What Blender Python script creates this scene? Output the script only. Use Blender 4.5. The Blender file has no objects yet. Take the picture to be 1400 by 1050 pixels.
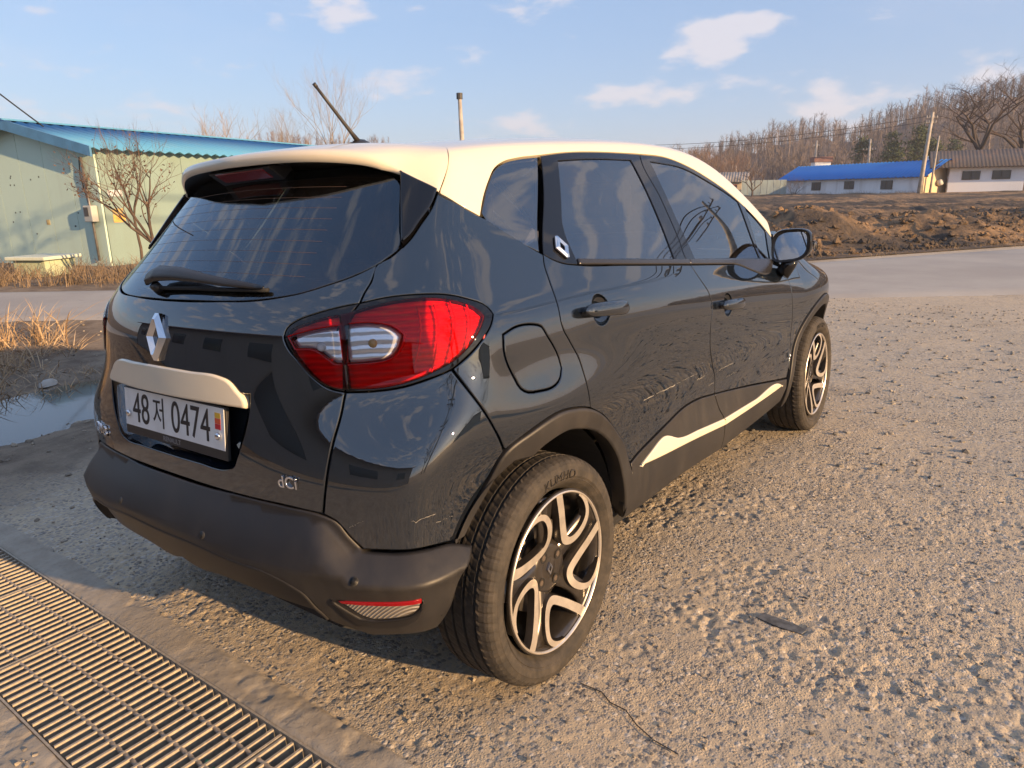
import bpy, math, random
import numpy as np
from mathutils import Matrix, Vector
from mathutils.geometry import delaunay_2d_cdt
random.seed(7); rng = np.random.default_rng(7)
sc = bpy.context.scene
COL = sc.collection
R = math.radians
# ------------------------------------------------------------------ camera
# site axes: the yard (and the car on it) slopes about 2.4 degrees; YARD turns yard coordinates into upright ones
YARD = Matrix(((0.99994, -0.0093, -0.0061), (0.0095, 0.99909, 0.0417), (0.0057, -0.0418, 0.99911)))
CAM = Vector((-1.4733, -1.8373, 1.3734))
yaw, pit, rol = R(37.7586), R(-15.0), R(-1.0)
dv = Vector((math.cos(pit)*math.cos(yaw), math.cos(pit)*math.sin(yaw), math.sin(pit)))
rv = dv.cross(Vector((0, 0, 1))).normalized(); uv_ = rv.cross(dv)
r2 = rv*math.cos(rol)+uv_*math.sin(rol); u2 = -rv*math.sin(rol)+uv_*math.cos(rol)
cd = bpy.data.cameras.new('camera'); cam = bpy.data.objects.new('camera', cd); COL.objects.link(cam)
cam.matrix_world = Matrix(((r2.x, u2.x, -dv.x, CAM.x), (r2.y, u2.y, -dv.y, CAM.y), (r2.z, u2.z, -dv.z, CAM.z), (0, 0, 0, 1)))
cd.sensor_width = 36; cd.lens = 969.28/1400*36; cd.clip_start = .05; cd.clip_end = 3000
sc.camera = cam
# ------------------------------------------------------------------ sky and sun
SUN_EL = 14.5; SUN_AZ = math.atan2(-1.0, .03)        # direction the light comes FROM (x east, y north)
sdir = Vector((math.cos(SUN_AZ)*math.cos(R(SUN_EL)), math.sin(SUN_AZ)*math.cos(R(SUN_EL)), math.sin(R(SUN_EL))))
w = bpy.data.worlds.new('World'); sc.world = w; w.use_nodes = True
nt = w.node_tree; nt.nodes.clear(); L = nt.links.new
out = nt.nodes.new('ShaderNodeOutputWorld'); bg = nt.nodes.new('ShaderNodeBackground')
sky = nt.nodes.new('ShaderNodeTexSky'); sky.sky_type = 'NISHITA'; sky.sun_disc = False
sky.sun_elevation = R(SUN_EL); sky.sun_rotation = math.atan2(sdir.x, sdir.y); sky.air_density = 1.0; sky.dust_density = .6; sky.ozone_density = 1.6
bg.inputs['Strength'].default_value = .09
tc = nt.nodes.new('ShaderNodeTexCoord')
mp = nt.nodes.new('ShaderNodeMapping'); mp.inputs['Scale'].default_value = (1, 1, 2.6)
L(tc.outputs['Generated'], mp.inputs['Vector'])
def wnoise(scale, det, rough, off=(0, 0, 0)):
    m2 = nt.nodes.new('ShaderNodeMapping'); m2.inputs['Location'].default_value = off; L(mp.outputs[0], m2.inputs[0])
    n = nt.nodes.new('ShaderNodeTexNoise'); n.inputs['Scale'].default_value = scale; n.inputs['Detail'].default_value = det; n.inputs['Roughness'].default_value = rough
    L(m2.outputs[0], n.inputs['Vector']); return n.outputs['Fac']
def wramp(fac, a, b):
    r = nt.nodes.new('ShaderNodeMapRange'); r.interpolation_type = 'SMOOTHSTEP'; r.inputs[1].default_value = a; r.inputs[2].default_value = b
    L(fac, r.inputs[0]); return r.outputs[0]
def wmath(op, a, b):
    m = nt.nodes.new('ShaderNodeMath'); m.operation = op
    for i, v in enumerate((a, b)):
        if isinstance(v, (int, float)): m.inputs[i].default_value = v
        else: L(v, m.inputs[i])
    return m.outputs[0]
c1 = wramp(wnoise(8.0, 7, .52, (3.9, 1.7, .9)), .53, .65)
c2 = wmath('MULTIPLY', wramp(wnoise(1.9, 6, .55, (7.1, 4.2, 2.0)), .48, .78), .35)
cl = wmath('MAXIMUM', c1, c2)
mixc = nt.nodes.new('ShaderNodeMixRGB'); mixc.inputs[2].default_value = (4.8, 4.5, 4.7, 1)
L(wmath('MULTIPLY', cl, .72), mixc.inputs[0])
skyg = nt.nodes.new('ShaderNodeMixRGB'); skyg.blend_type = 'MIX'; skyg.inputs[0].default_value = .60; skyg.inputs[2].default_value = (1.9, 2.85, 4.8, 1)
L(sky.outputs[0], skyg.inputs[1]); L(skyg.outputs[0], mixc.inputs[1]); L(mixc.outputs[0], bg.inputs['Color']); L(bg.outputs[0], out.inputs[0])
sl = bpy.data.lights.new('sun', 'SUN'); sl.energy = 5.0; sl.angle = R(.55); sl.color = (1.0, .64, .32)
so = bpy.data.objects.new('sun', sl); COL.objects.link(so); so.rotation_euler = sdir.to_track_quat('Z', 'Y').to_euler(); so.location = (0, -20, 20)
sc.view_settings.view_transform = 'Standard'; sc.view_settings.look = 'None'; sc.view_settings.gamma = 1; sc.view_settings.use_curve_mapping = False
sc.view_settings.exposure = 1.08
sc.render.engine = 'CYCLES'
sc.cycles.max_bounces = 7; sc.cycles.diffuse_bounces = 3; sc.cycles.glossy_bounces = 4; sc.cycles.transparent_max_bounces = 8; sc.cycles.volume_bounces = 0

# ------------------------------------------------------------------ materials
MATS = {}
class N:
    """small node-building helper for one material"""
    def __init__(s, name):
        s.m = bpy.data.materials.new(name); s.m.use_nodes = True; s.t = s.m.node_tree
        s.b = s.t.nodes['Principled BSDF']; s.out = s.t.nodes['Material Output']; s.co = s.t.nodes.new('ShaderNodeTexCoord')
    def n(s, ty, **k):
        x = s.t.nodes.new(ty)
        for a, v in k.items(): setattr(x, a, v)
        return x
    def l(s, a, b): s.t.links.new(a, b)
    def set(s, **k):
        for a, v in k.items():
            i = s.b.inputs[a.replace('_', ' ')]
            if hasattr(v, 'type') and hasattr(v, 'links'): s.l(v, i)
            else: i.default_value = v if not (isinstance(v, tuple) and len(v) == 3) else v+(1,)
        return s
    def noise(s, scale, detail=6, rough=.55, space='Object', stretch=None, dist=0):
        x = s.n('ShaderNodeTexNoise'); x.inputs['Scale'].default_value = scale; x.inputs['Detail'].default_value = detail; x.inputs['Roughness'].default_value = rough; x.inputs['Distortion'].default_value = dist
        v = s.co.outputs[space]
        if stretch:
            mm = s.n('ShaderNodeMapping'); mm.inputs['Scale'].default_value = stretch; s.l(v, mm.inputs[0]); v = mm.outputs[0]
        s.l(v, x.inputs['Vector']); return x.outputs['Fac']
    def ramp(s, f, a, b, lo=0., hi=1.):
        x = s.n('ShaderNodeMapRange'); x.interpolation_type = 'SMOOTHSTEP'
        for i, v in enumerate((a, b, lo, hi)): x.inputs[i+1].default_value = v
        s.l(f, x.inputs[0]); return x.outputs[0]
    def mix(s, f, a, b, mode='MIX'):
        x = s.n('ShaderNodeMixRGB'); x.blend_type = mode
        for i, v in enumerate((f, a, b)):
            if isinstance(v, (int, float)): x.inputs[i].default_value = v
            elif isinstance(v, tuple): x.inputs[i].default_value = v+(1,) if len(v) == 3 else v
            else: s.l(v, x.inputs[i])
        return x.outputs[0]
    def math(s, op, a, b=0.):
        x = s.n('ShaderNodeMath', operation=op)
        for i, v in enumerate((a, b)):
            if isinstance(v, (int, float)): x.inputs[i].default_value = v
            else: s.l(v, x.inputs[i])
        return x.outputs[0]
    def sep(s, space='Object'):
        x = s.n('ShaderNodeSeparateXYZ'); s.l(s.co.outputs[space], x.inputs[0]); return x.outputs
    def bump(s, f, strength=.5, dist=.01):
        x = s.n('ShaderNodeBump'); x.inputs['Strength'].default_value = strength; x.inputs['Distance'].default_value = dist; s.l(f, x.inputs['Height']); s.l(x.outputs[0], s.b.inputs['Normal']); return s
def M(name, col, rough=.5, metal=0., coat=0., var=0., vs=8., bump=0., bs=60., spec=None):
    if name in MATS: return MATS[name]
    k = N(name); c = col
    if var: c = k.mix(k.ramp(k.noise(vs), .3, .7), tuple(v*(1-var) for v in col), tuple(min(1, v*(1+var)) for v in col))
    k.set(Base_Color=c, Roughness=rough, Metallic=metal, Coat_Weight=coat)
    if spec is not None: k.set(Specular_IOR_Level=spec)
    if bump: k.bump(k.noise(bs, 4), bump, .01)
    MATS[name] = k.m; return k.m

# ------------------------------------------------------------------ object helpers
def tag(o, label=None, cat=None, group=None, kind=None):
    if label: o['label'] = label
    if cat: o['category'] = cat
    if group: o['group'] = group
    if kind: o['kind'] = kind
    return o
def mesh(name, v, f, normals=None, smooth=False, mats=(), fm=None):
    me = bpy.data.meshes.new(name); me.from_pydata([tuple(p) for p in v], [], [tuple(int(i) for i in q) for q in f])
    for m in mats: me.materials.append(m)
    if fm is not None: me.polygons.foreach_set('material_index', np.asarray(fm, np.int32))
    if smooth or normals is not None: me.polygons.foreach_set('use_smooth', np.ones(len(me.polygons), bool))
    me.update()
    if normals is not None: me.normals_split_custom_set_from_vertices([tuple(n) for n in normals])
    return me
def ob(name, me, parent=None, mat=None):
    if mat is not None and not me.materials: me.materials.append(mat)
    o = bpy.data.objects.new(name, me); COL.objects.link(o)
    if parent is not None: o.parent = parent
    return o
def empty(name, loc=(0, 0, 0), rz=0.):
    o = bpy.data.objects.new(name, None); COL.objects.link(o); o.location = loc; o.rotation_euler.z = rz; o.empty_display_size = .2; return o
class MB:
    """collects simple solids into one mesh"""
    def __init__(s): s.v = []; s.f = []
    def add(s, v, f):
        b = len(s.v); s.v += [tuple(p) for p in v]; s.f += [tuple(i+b for i in q) for q in f]; return s
    def box(s, lo, hi):
        (a, b, c), (d, e, g) = lo, hi
        return s.add([(a, b, c), (d, b, c), (d, e, c), (a, e, c), (a, b, g), (d, b, g), (d, e, g), (a, e, g)],
                     [(0, 3, 2, 1), (4, 5, 6, 7), (0, 1, 5, 4), (1, 2, 6, 5), (2, 3, 7, 6), (3, 0, 4, 7)])
    def tube(s, pts, rad, n=8, cap=True):
        pts = [Vector(p) for p in pts]; rr = rad if hasattr(rad, '__len__') else [rad]*len(pts); rings = []
        up = Vector((0, 0, 1)); b0 = len(s.v); prev = None
        for i, p in enumerate(pts):
            t = (pts[min(i+1, len(pts)-1)]-pts[max(i-1, 0)]).normalized()
            if prev is None: a = t.cross(up if abs(t.z) < .9 else Vector((1, 0, 0))).normalized()
            else: a = (prev-t*prev.dot(t)).normalized()
            prev = a; c = t.cross(a)
            for k in range(n):
                th = 2*math.pi*k/n; s.v.append(tuple(p+(a*math.cos(th)+c*math.sin(th))*rr[i]))
        for i in range(len(pts)-1):
            for k in range(n):
                q = b0+i*n; s.f.append((q+k, q+(k+1) % n, q+n+(k+1) % n, q+n+k))
        if cap: s.f.append(tuple(b0+k for k in reversed(range(n)))); s.f.append(tuple(b0+(len(pts)-1)*n+k for k in range(n)))
        return s
    def prism(s, poly, z0, z1, fn=lambda x, y, z: (x, y, z)):
        n = len(poly); b = len(s.v)
        s.v += [fn(x, y, z0) for x, y in poly]+[fn(x, y, z1) for x, y in poly]
        s.f += [tuple(b+i for i in reversed(range(n))), tuple(b+n+i for i in range(n))]+[(b+i, b+(i+1) % n, b+n+(i+1) % n, b+n+i) for i in range(n)]
        return s
    def mesh(s, name, smooth=False, mats=()): return mesh(name, s.v, s.f, None, smooth, mats)
    def build(s, name, mat, parent=None, smooth=False, bevel=0.):
        o = ob(name, s.mesh(name, smooth), parent, mat)
        if bevel:
            bm = o.modifiers.new('bevel', 'BEVEL'); bm.width = bevel; bm.segments = 2; bm.limit_method = 'ANGLE'; bm.angle_limit = R(40)
        return o
def grid_faces(nu, nv, wrap=False):
    i = np.arange(nu if wrap else nu-1)[:, None]; j = np.arange(nv-1)[None, :]; i2 = (i+1) % nu
    a = i*nv+j; b = i2*nv+j; return np.stack([a, b, b+1, a+1], -1).reshape(-1, 4)
# value noise on arrays
def vnoise(x, y, seed=0):
    xi = np.floor(x).astype(np.int64); yi = np.floor(y).astype(np.int64); fx = x-xi; fy = y-yi
    def h(a, b):
        n = (a*374761393+b*668265263+seed*1442695041) & 0xFFFFFFFF
        n = ((n ^ (n >> 13))*1274126177) & 0xFFFFFFFF
        return ((n ^ (n >> 16)) & 0xFFFF)/65535.
    u = fx*fx*(3-2*fx); v = fy*fy*(3-2*fy)
    return (h(xi, yi)*(1-u)+h(xi+1, yi)*u)*(1-v)+(h(xi, yi+1)*(1-u)+h(xi+1, yi+1)*u)*v
def fbm(x, y, oct=4, seed=0, gain=.5):
    s = 0; a = 1; t = 0
    for k in range(oct): s = s+a*vnoise(x*2**k+k*17.3, y*2**k-k*9.1, seed+k); t += a; a *= gain
    return s/t
def text_mesh(body, size, extrude=0., sx=1., bevel=0.):
    cu = bpy.data.curves.new('lettering', 'FONT'); cu.body = body; cu.size = size; cu.extrude = extrude; cu.align_x = 'CENTER'; cu.align_y = 'CENTER'; cu.bevel_depth = bevel
    t = bpy.data.objects.new('lettering', cu); COL.objects.link(t); bpy.context.view_layer.update()
    me = bpy.data.meshes.new_from_object(t.evaluated_get(bpy.context.evaluated_depsgraph_get()))
    bpy.data.objects.remove(t); v = np.array([tuple(p.co) for p in me.vertices]) if len(me.vertices) else np.zeros((0, 3)); f = [tuple(p.vertices) for p in me.polygons]
    v[:, 0] *= sx; return v, f
def sstep(a, b, x):
    t = np.clip((x-a)/(b-a), 0, 1); return t*t*t*(t*(6*t-15)+10)
def nspl(xs, ys):
    xs = np.array(xs, float); ys = np.array(ys, float); n = len(xs); h = np.diff(xs)
    A = np.zeros((n, n)); b = np.zeros(n); A[0, 0] = A[-1, -1] = 1
    for i in range(1, n-1):
        A[i, i-1] = h[i-1]; A[i, i] = 2*(h[i-1]+h[i]); A[i, i+1] = h[i]
        b[i] = 6*((ys[i+1]-ys[i])/h[i]-(ys[i]-ys[i-1])/h[i-1])
    m = np.linalg.solve(A, b); s0 = (ys[1]-ys[0])/h[0]-h[0]*(2*m[0]+m[1])/6; s1 = (ys[-1]-ys[-2])/h[-1]+h[-1]*(m[-2]+2*m[-1])/6
    def f(x):
        x = np.asarray(x, float); i = np.clip(np.searchsorted(xs, x)-1, 0, n-2); t = x-xs[i]; hh = h[i]
        v = ys[i]+t*((ys[i+1]-ys[i])/hh-hh*(2*m[i]+m[i+1])/6)+t*t*m[i]/2+t**3*(m[i+1]-m[i])/(6*hh)
        v = np.where(x < xs[0], ys[0]+s0*(x-xs[0]), v); return np.where(x > xs[-1], ys[-1]+s1*(x-xs[-1]), v)
    return f

# ================================================================== THE SETTING
FW = Vector((math.cos(yaw), math.sin(yaw), 0)); RG = Vector((math.sin(yaw), -math.cos(yaw), 0))
def S(a, b, z=0.):      # site axes: a metres ahead of the camera, b metres to its right, z height
    p = Vector((CAM.x, CAM.y, 0))+FW*a+RG*b; return Vector((p.x, p.y, z))
LEVEL = -.12
YI = np.array(YARD)
GX0, GX1, GY0, GY1 = -1.000, -.612, -1.42, 2.14       # drain channel
def basin(x, y):
    u = (x-.42)*.92+(y-4.15)*.38; v = -(x-.42)*.38+(y-4.15)*.92
    return np.clip(1.25-np.sqrt((u/1.25)**2+(v/.62)**2)-.5*(fbm(x*2.3, y*2.3, 3, 5)-.5), 0, 1)
def yard_z(x, y, fine=True):
    dist = np.hypot(x-.8, y+.2); wgt = sstep(4.5, 9.5, dist)
    z = (1-wgt)*0+wgt*((LEVEL-.0057*x+.0418*y)/.9991)
    mud = sstep(1.9, 3.0, y+.6*(fbm(x*1.1, y*1.1, 3, 9)-.5)*2)*(1-sstep(8, 12, dist))
    strip = sstep(.013, .0, np.abs(x-(-.553+.012*(fbm(y*3, x*0, 2, 3)-.5)))-.045)*1.0
    strip = np.maximum(strip, (x < GX0)*sstep(-2.2, -2.0, x)); strip = strip*(np.abs(y) < 3)
    if fine:
        b = .018*(fbm(x*1.3, y*1.3, 3, 1)-.5)+.0045*(fbm(x*8, y*8, 3, 2)-.5)+.0048*(fbm(x*38, y*38, 2, 3)-.5)+.0070*np.clip(vnoise(x*66, y*66, 8)-.55, 0, 1)
        holes = -.0045*sstep(.66, .80, vnoise(x*42, y*42, 21))
        ex = np.maximum(np.maximum(x-1.55, -1.30-x), np.maximum(y-1.15, -2.45-y)); ff = 1-sstep(.2, 1.6, ex)
        b = .018*(fbm(x*1.3, y*1.3, 3, 1)-.5)+ff*(b-.018*(fbm(x*1.3, y*1.3, 3, 1)-.5)); msk = (.30+.75*sstep(.40, .60, fbm(x*1.7, y*1.7, 3, 77)))*(1-.45*sstep(.7, 2.2, x)); lowf = .018*(fbm(x*1.3, y*1.3, 3, 1)-.5); rough = lowf+(b-lowf+holes*ff)*msk
        mudb = .07*(fbm(x*2.2, y*2.2, 4, 11)-.5)+.02*(fbm(x*14, y*14, 3, 12)-.5)
        smooth = .004*(fbm(x*6, y*6, 3, 4)-.5)+.0018*(fbm(x*50, y*50, 2, 6)-.5)+.006
        edge = sstep(.5, .62, fbm(x*11, y*11, 3, 31))          # broken patches in the strip
        d = rough*(1-mud)+mudb*mud; d = d*(1-strip*(1-.45*edge))+smooth*strip*(1-.45*edge)
        z = z+d*(1-sstep(9, 20, dist))
    z = z-.10*basin(x, y)
    return z
def axis(lo, hi, d, far, g=1.10):
    c = list(np.arange(lo, hi+d/2, d)); s = d; a = [lo]
    while a[-1] > -far: s *= g; a.append(a[-1]-s)
    s = d; b = [c[-1]]
    while b[-1] < far: s *= g; b.append(b[-1]+s)
    return np.array(a[:0:-1]+c+b[1:])
gx = axis(-1.30, 1.55, .0068, 900, 1.055); gy = axis(-2.45, 1.15, .0068, 900, 1.055)
gx = np.sort(np.concatenate([gx[(np.abs(gx-GX0) > .004) & (np.abs(gx-GX1) > .004)], [GX0-.002, GX0+.002, GX1-.002, GX1+.002]]))
GXX, GYY = np.meshgrid(gx, gy, indexing='ij'); gz = yard_z(GXX, GYY)
pit = (GXX > GX0) & (GXX < GX1) & (GYY > GY0) & (GYY < GY1); gz = np.where(pit, -.34+.03*fbm(GXX*20, GYY*20, 2, 40), gz)
gv = np.stack([GXX, GYY, gz], -1).reshape(-1, 3); gf = grid_faces(len(gx), len(gy))
me = bpy.data.meshes.new('ground'); me.vertices.add(len(gv)); me.vertices.foreach_set('co', gv.ravel()); me.loops.add(gf.size); me.loops.foreach_set('vertex_index', gf.ravel().astype(np.int32))
me.polygons.add(len(gf)); me.polygons.foreach_set('loop_start', (np.arange(len(gf))*4).astype(np.int32)); me.polygons.foreach_set('use_smooth', np.ones(len(gf), bool)); me.update(); me.validate()
def ground_mat():
    k = N('gravelly_asphalt'); x, y, z = k.sep()
    def vor(scale, feat='F1', out='Distance', rnd=1.):
        v = k.n('ShaderNodeTexVoronoi', feature=feat); v.inputs['Scale'].default_value = scale; v.inputs['Randomness'].default_value = rnd
        wq = k.n('ShaderNodeVectorMath', operation='ADD'); nz = k.n('ShaderNodeTexNoise'); nz.inputs['Scale'].default_value = scale*.6; k.l(k.co.outputs['Object'], nz.inputs['Vector']); sc_ = k.n('ShaderNodeVectorMath', operation='SCALE'); sc_.inputs['Scale'].default_value = .35/scale; k.l(nz.outputs['Color'], sc_.inputs[0]); k.l(k.co.outputs['Object'], wq.inputs[0]); k.l(sc_.outputs[0], wq.inputs[1]); k.l(wq.outputs[0], v.inputs['Vector']); return v.outputs[out]
    def lum(c): q = k.n('ShaderNodeSeparateColor'); k.l(c, q.inputs[0]); return q.outputs[0]
    dust = k.mix(k.ramp(k.noise(1.1, 5, .6), .35, .7), (.47, .385, .275), (.40, .345, .265))
    dust = k.mix(k.ramp(k.noise(14, 6, .65), .40, .66), dust, (.54, .44, .30))
    cell = lum(vor(58, 'F1', 'Color')); d1 = vor(58); c2 = lum(vor(135, 'F1', 'Color')); d2 = vor(135)
    stone = k.mix(k.ramp(cell, .2, .8), (.11, .113, .12), (.32, .30, .27)); stone = k.mix(k.ramp(cell, .86, .88), stone, (.50, .46, .40))
    cover = k.ramp(k.math('ADD', k.noise(7, 6, .7), k.math('MULTIPLY', cell, .30)), .50, .68)       # where bare stone shows through the dust
    st_f = k.math('MULTIPLY', k.math('MULTIPLY', cover, k.ramp(d1, .62, .42)), .85)
    base = k.mix(st_f, dust, stone)
    base = k.mix(k.math('MULTIPLY', k.ramp(c2, .80, .84), k.ramp(d2, .6, .4)), base, k.mix(c2, (.10, .10, .105), (.40, .36, .30)))
    base = k.mix(k.ramp(k.noise(.8, 6, .7), .56, .74, 0, .42), base, (.12, .098, .078))
    mudf = k.ramp(k.math('ADD', y, k.math('MULTIPLY', k.noise(1.2, 5, .6), 1.2)), 2.3, 3.6)
    mud = k.mix(k.ramp(k.noise(3.2, 7, .65), .3, .7), (.12, .090, .065), (.25, .20, .145)); mud = k.mix(k.ramp(k.noise(40, 3), .6, .75, 0, .6), mud, (.30, .25, .18))
    base = k.mix(mudf, base, mud)
    conc = k.mix(k.ramp(k.noise(9, 7, .65), .3, .7), (.30, .26, .205), (.40, .355, .29)); conc = k.mix(k.ramp(k.noise(70, 4), .58, .70, 0, .5), conc, (.20, .17, .14))
    xs = k.math('ADD', x, k.math('MULTIPLY', k.math('SUBTRACT', k.noise(9, 5, .65), .5), .07))
    s1 = k.math('MULTIPLY', k.ramp(xs, -.64, -.63), k.ramp(xs, -.490, -.505)); s2 = k.ramp(xs, -.985, -.995)
    sf = k.math('MULTIPLY', k.math('MAXIMUM', s1, s2), k.math('MULTIPLY', k.ramp(y, -3.2, -2.8), k.ramp(y, 3.2, 2.8)))
    base = k.mix(k.math('MULTIPLY', sf, .9), base, conc)
    pitf = k.math('MULTIPLY', k.ramp(z, -.05, -.12), k.math('MULTIPLY', k.math('MULTIPLY', k.ramp(x, -1.05, -1.02), k.ramp(x, -.57, -.60)), k.math('MULTIPLY', k.ramp(y, -1.5, -1.45), k.ramp(y, 2.2, 2.15)))); base = k.mix(pitf, base, (.075, .068, .055))
    nosf = k.math('SUBTRACT', 1., k.math('MULTIPLY', sf, .8))
    hgt = k.math('ADD', k.math('MULTIPLY', k.math('ADD', k.math('MULTIPLY', k.ramp(d1, .55, .1), k.ramp(cover, 0, 1, .25, 1)), k.math('MULTIPLY', k.ramp(d2, .6, .1), .45)), nosf), k.math('MULTIPLY', k.noise(230, 4, .65), .5))
    k.set(Base_Color=base, Roughness=.9, Specular_IOR_Level=.25); k.bump(k.math('MULTIPLY', hgt, k.ramp(k.noise(1.6, 4, .6), .38, .62, .35, 1.)), .62, .0055); return k.m
me.materials.append(ground_mat()); ground = bpy.data.objects.new('ground', me); COL.objects.link(ground); ground.matrix_world = YARD.to_4x4(); tag(ground, kind='structure')
def gz_at(x, y): return float(yard_z(np.array([x]), np.array([y]))[0])
def strip_sheet(name, near, far, b0, b1, dz, mat, nb=60, na=10, crown=.0):
    v = []
    for i in range(nb+1):
        b = b0+(b1-b0)*i/nb
        for j in range(na+1):
            t = j/na; a = near(b)*(1-t)+far(b)*t; p = S(a, b); lx = np.array(YARD.transposed()@p); zz = (YI@np.array([lx[0], lx[1], float(yard_z(np.array([lx[0]]), np.array([lx[1]]), False)[0])]))[2]
            v.append((p.x, p.y, zz+(dz if 0 < j < na else -.06)+crown*math.sin(math.pi*t)))
    o = ob(name, mesh(name, v, grid_faces(nb+1, na+1).tolist(), None, True), None, mat); return tag(o, kind='structure')
def asphalt_far():
    k = N('worn_road_asphalt'); c = k.mix(k.ramp(k.noise(.35, 6, .65), .35, .7), (.30, .285, .265), (.38, .365, .335)); c = k.mix(k.ramp(k.noise(5, 5, .6), .62, .8, 0, .4), c, (.12, .11, .10))
    k.set(Base_Color=c, Roughness=.85, Specular_IOR_Level=.3); k.bump(k.noise(60, 3), .3, .01); return k.m
rd_near = lambda b: 9.35+.05*b if b > -8 else 8.95
rd_far = lambda b: 12.3+(.44*b if b > 0 else 0)
strip_sheet('road', rd_near, rd_far, -60, 60, .022, asphalt_far(), 160, 14, .02)
# puddle
def water_mat():
    k = N('muddy_water'); k.set(Base_Color=(.11, .092, .072), Roughness=.05, Specular_IOR_Level=.45); k.bump(k.noise(5, 3, .5), .015, .01); return k.m
n = 40; pv = []
pl_z = float((YI@np.array([.42, 4.15, gz_at(.42, 4.15)]))[2])+.055
for i in range(n):
    a = 2*math.pi*i/n; u = 1.45*math.cos(a); v_ = .78*math.sin(a); x = .42+.92*u-.38*v_; y = 4.15+.38*u+.92*v_; q = YI@np.array([x, y, 0]); pv.append((q[0], q[1], pl_z))
tag(ob('puddle', mesh('puddle', pv, [tuple(range(n))]), None, water_mat()), kind='structure')
# ploughed field on the right, rising towards the houses
fa = np.concatenate([np.linspace(0, 1, 210)**1.9]); fb = np.concatenate([np.linspace(2.5, 30, 300), np.linspace(30.6, 110, 60)])
FA, FB = np.meshgrid(fa, fb, indexing='ij'); a0 = 12.35+.44*FB+.15; AA = a0+(np.maximum(118, a0+60)-a0)*FA; far_ = AA-a0
hh = -.10+.44*sstep(0, 5.0, far_+.8*(fbm(FB*.4, AA*.3, 3, 50)-.5))+.0085*np.clip(AA-22, 0, 60)*np.clip(FB/38, .2, 1.2)
hh = hh+sstep(.1, 2.5, far_)*(.42*(fbm(AA*.45, FB*.45, 4, 51)-.5)*(1-sstep(8, 18, far_))+.30*(fbm(AA*1.6, FB*1.6, 4, 52)-.5)+.16*(fbm(AA*5.5, FB*5.5, 3, 53)-.5)*(1-sstep(12, 30, far_))+.10*np.sin((AA*.75+FB*.35)*2.2)*sstep(6, 12, far_)*.6)
hh = hh+.5*np.exp(-((AA-20.3)/1.5)**2-((FB-8.3)/1.3)**2)+.45*np.exp(-((AA-21)/1.2)**2-((FB-12.2)/1.6)**2)
hh = -.22+(hh+.22)*sstep(2.5, 7.5, FB+.12*(AA-20)*0)
fv = (np.array([CAM.x, CAM.y, 0])[None, None]+AA[..., None]*np.array(FW)+FB[..., None]*np.array(RG)); fv[..., 2] = hh
def soil_mat():
    k = N('turned_soil'); x, y, z = k.sep(); c = k.mix(k.ramp(k.noise(.16, 6, .6), .44, .58), (.062, .050, .040), (.27, .175, .095)); c = k.mix(k.ramp(k.noise(2.5, 6, .7), .45, .7), c, (.050, .039, .031)); c = k.mix(k.ramp(k.noise(20, 4), .66, .8, 0, .5), c, (.20, .16, .115))  # broad orange patches: sunlit strips put into the soil colour
    k.set(Base_Color=c, Roughness=.95); k.bump(k.noise(7, 7, .7), .9, .12); return k.m
tag(ob('field', mesh('field', fv.reshape(-1, 3), [q[::-1] for q in grid_faces(len(fa), len(fb)).tolist()], None, True), None, soil_mat()), kind='structure')
FIELDH, FIELDA, FIELDB = hh.copy(), AA.copy(), FB.copy()
def field_z(a, b):
    i = np.argmin((FIELDA-a)**2+(FIELDB-b)**2); return float(FIELDH.ravel()[i])
# hills
def hill(name, bs, zs_, a_ridge, a_foot, a_back, mat, seed):
    prof = nspl(bs, zs_); nb_, na_ = 150, 44; B = np.linspace(bs[0], bs[-1], nb_); T = np.linspace(0, 1, na_); V = np.zeros((na_, nb_, 3))
    for i, t in enumerate(T):
        if t < .7: s = t/.7; a = a_foot+(a_ridge-a_foot)*s; h_ = sstep(0, 1, s*.9+.05)
        else: s = (t-.7)/.3; a = a_ridge+(a_back-a_ridge)*s; h_ = 1-s
        zz = (prof(B)-7)*h_+2*(fbm(B*.05+seed, np.full(nb_, a*.05), 4, seed)-.5)*6*h_
        for j in range(nb_): V[i, j] = np.array(S(a, B[j]*(a/a_ridge), zz[j]))
    o = tag(ob(name, mesh(name, V.reshape(-1, 3), [q[::-1] for q in grid_faces(na_, nb_).tolist()], None, True), None, mat), kind='structure'); return V, o
HILLM = M('leaf_litter', (.125, .095, .080), .95, var=.4, vs=.05)
HV, _ = hill('hill', [-40, 10, 54, 68, 90, 110, 123, 128, 150, 177, 215, 260, 330, 400, 470, 540], [5, 11, 15.6, 17.4, 21, 23.5, 23, 25, 32, 35.5, 38, 41, 40, 30, 15, 5], 260, 118, 420, HILLM, 3)
HV2, _ = hill('far_hill', [-420, -230, -130, -104, -92, -74, -62, -45, -30, -10, 20], [5, 16, 23, 24.6, 25.2, 25.4, 25.2, 21.6, 15, 9, 8], 300, 190, 460, HILLM, 8)
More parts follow.
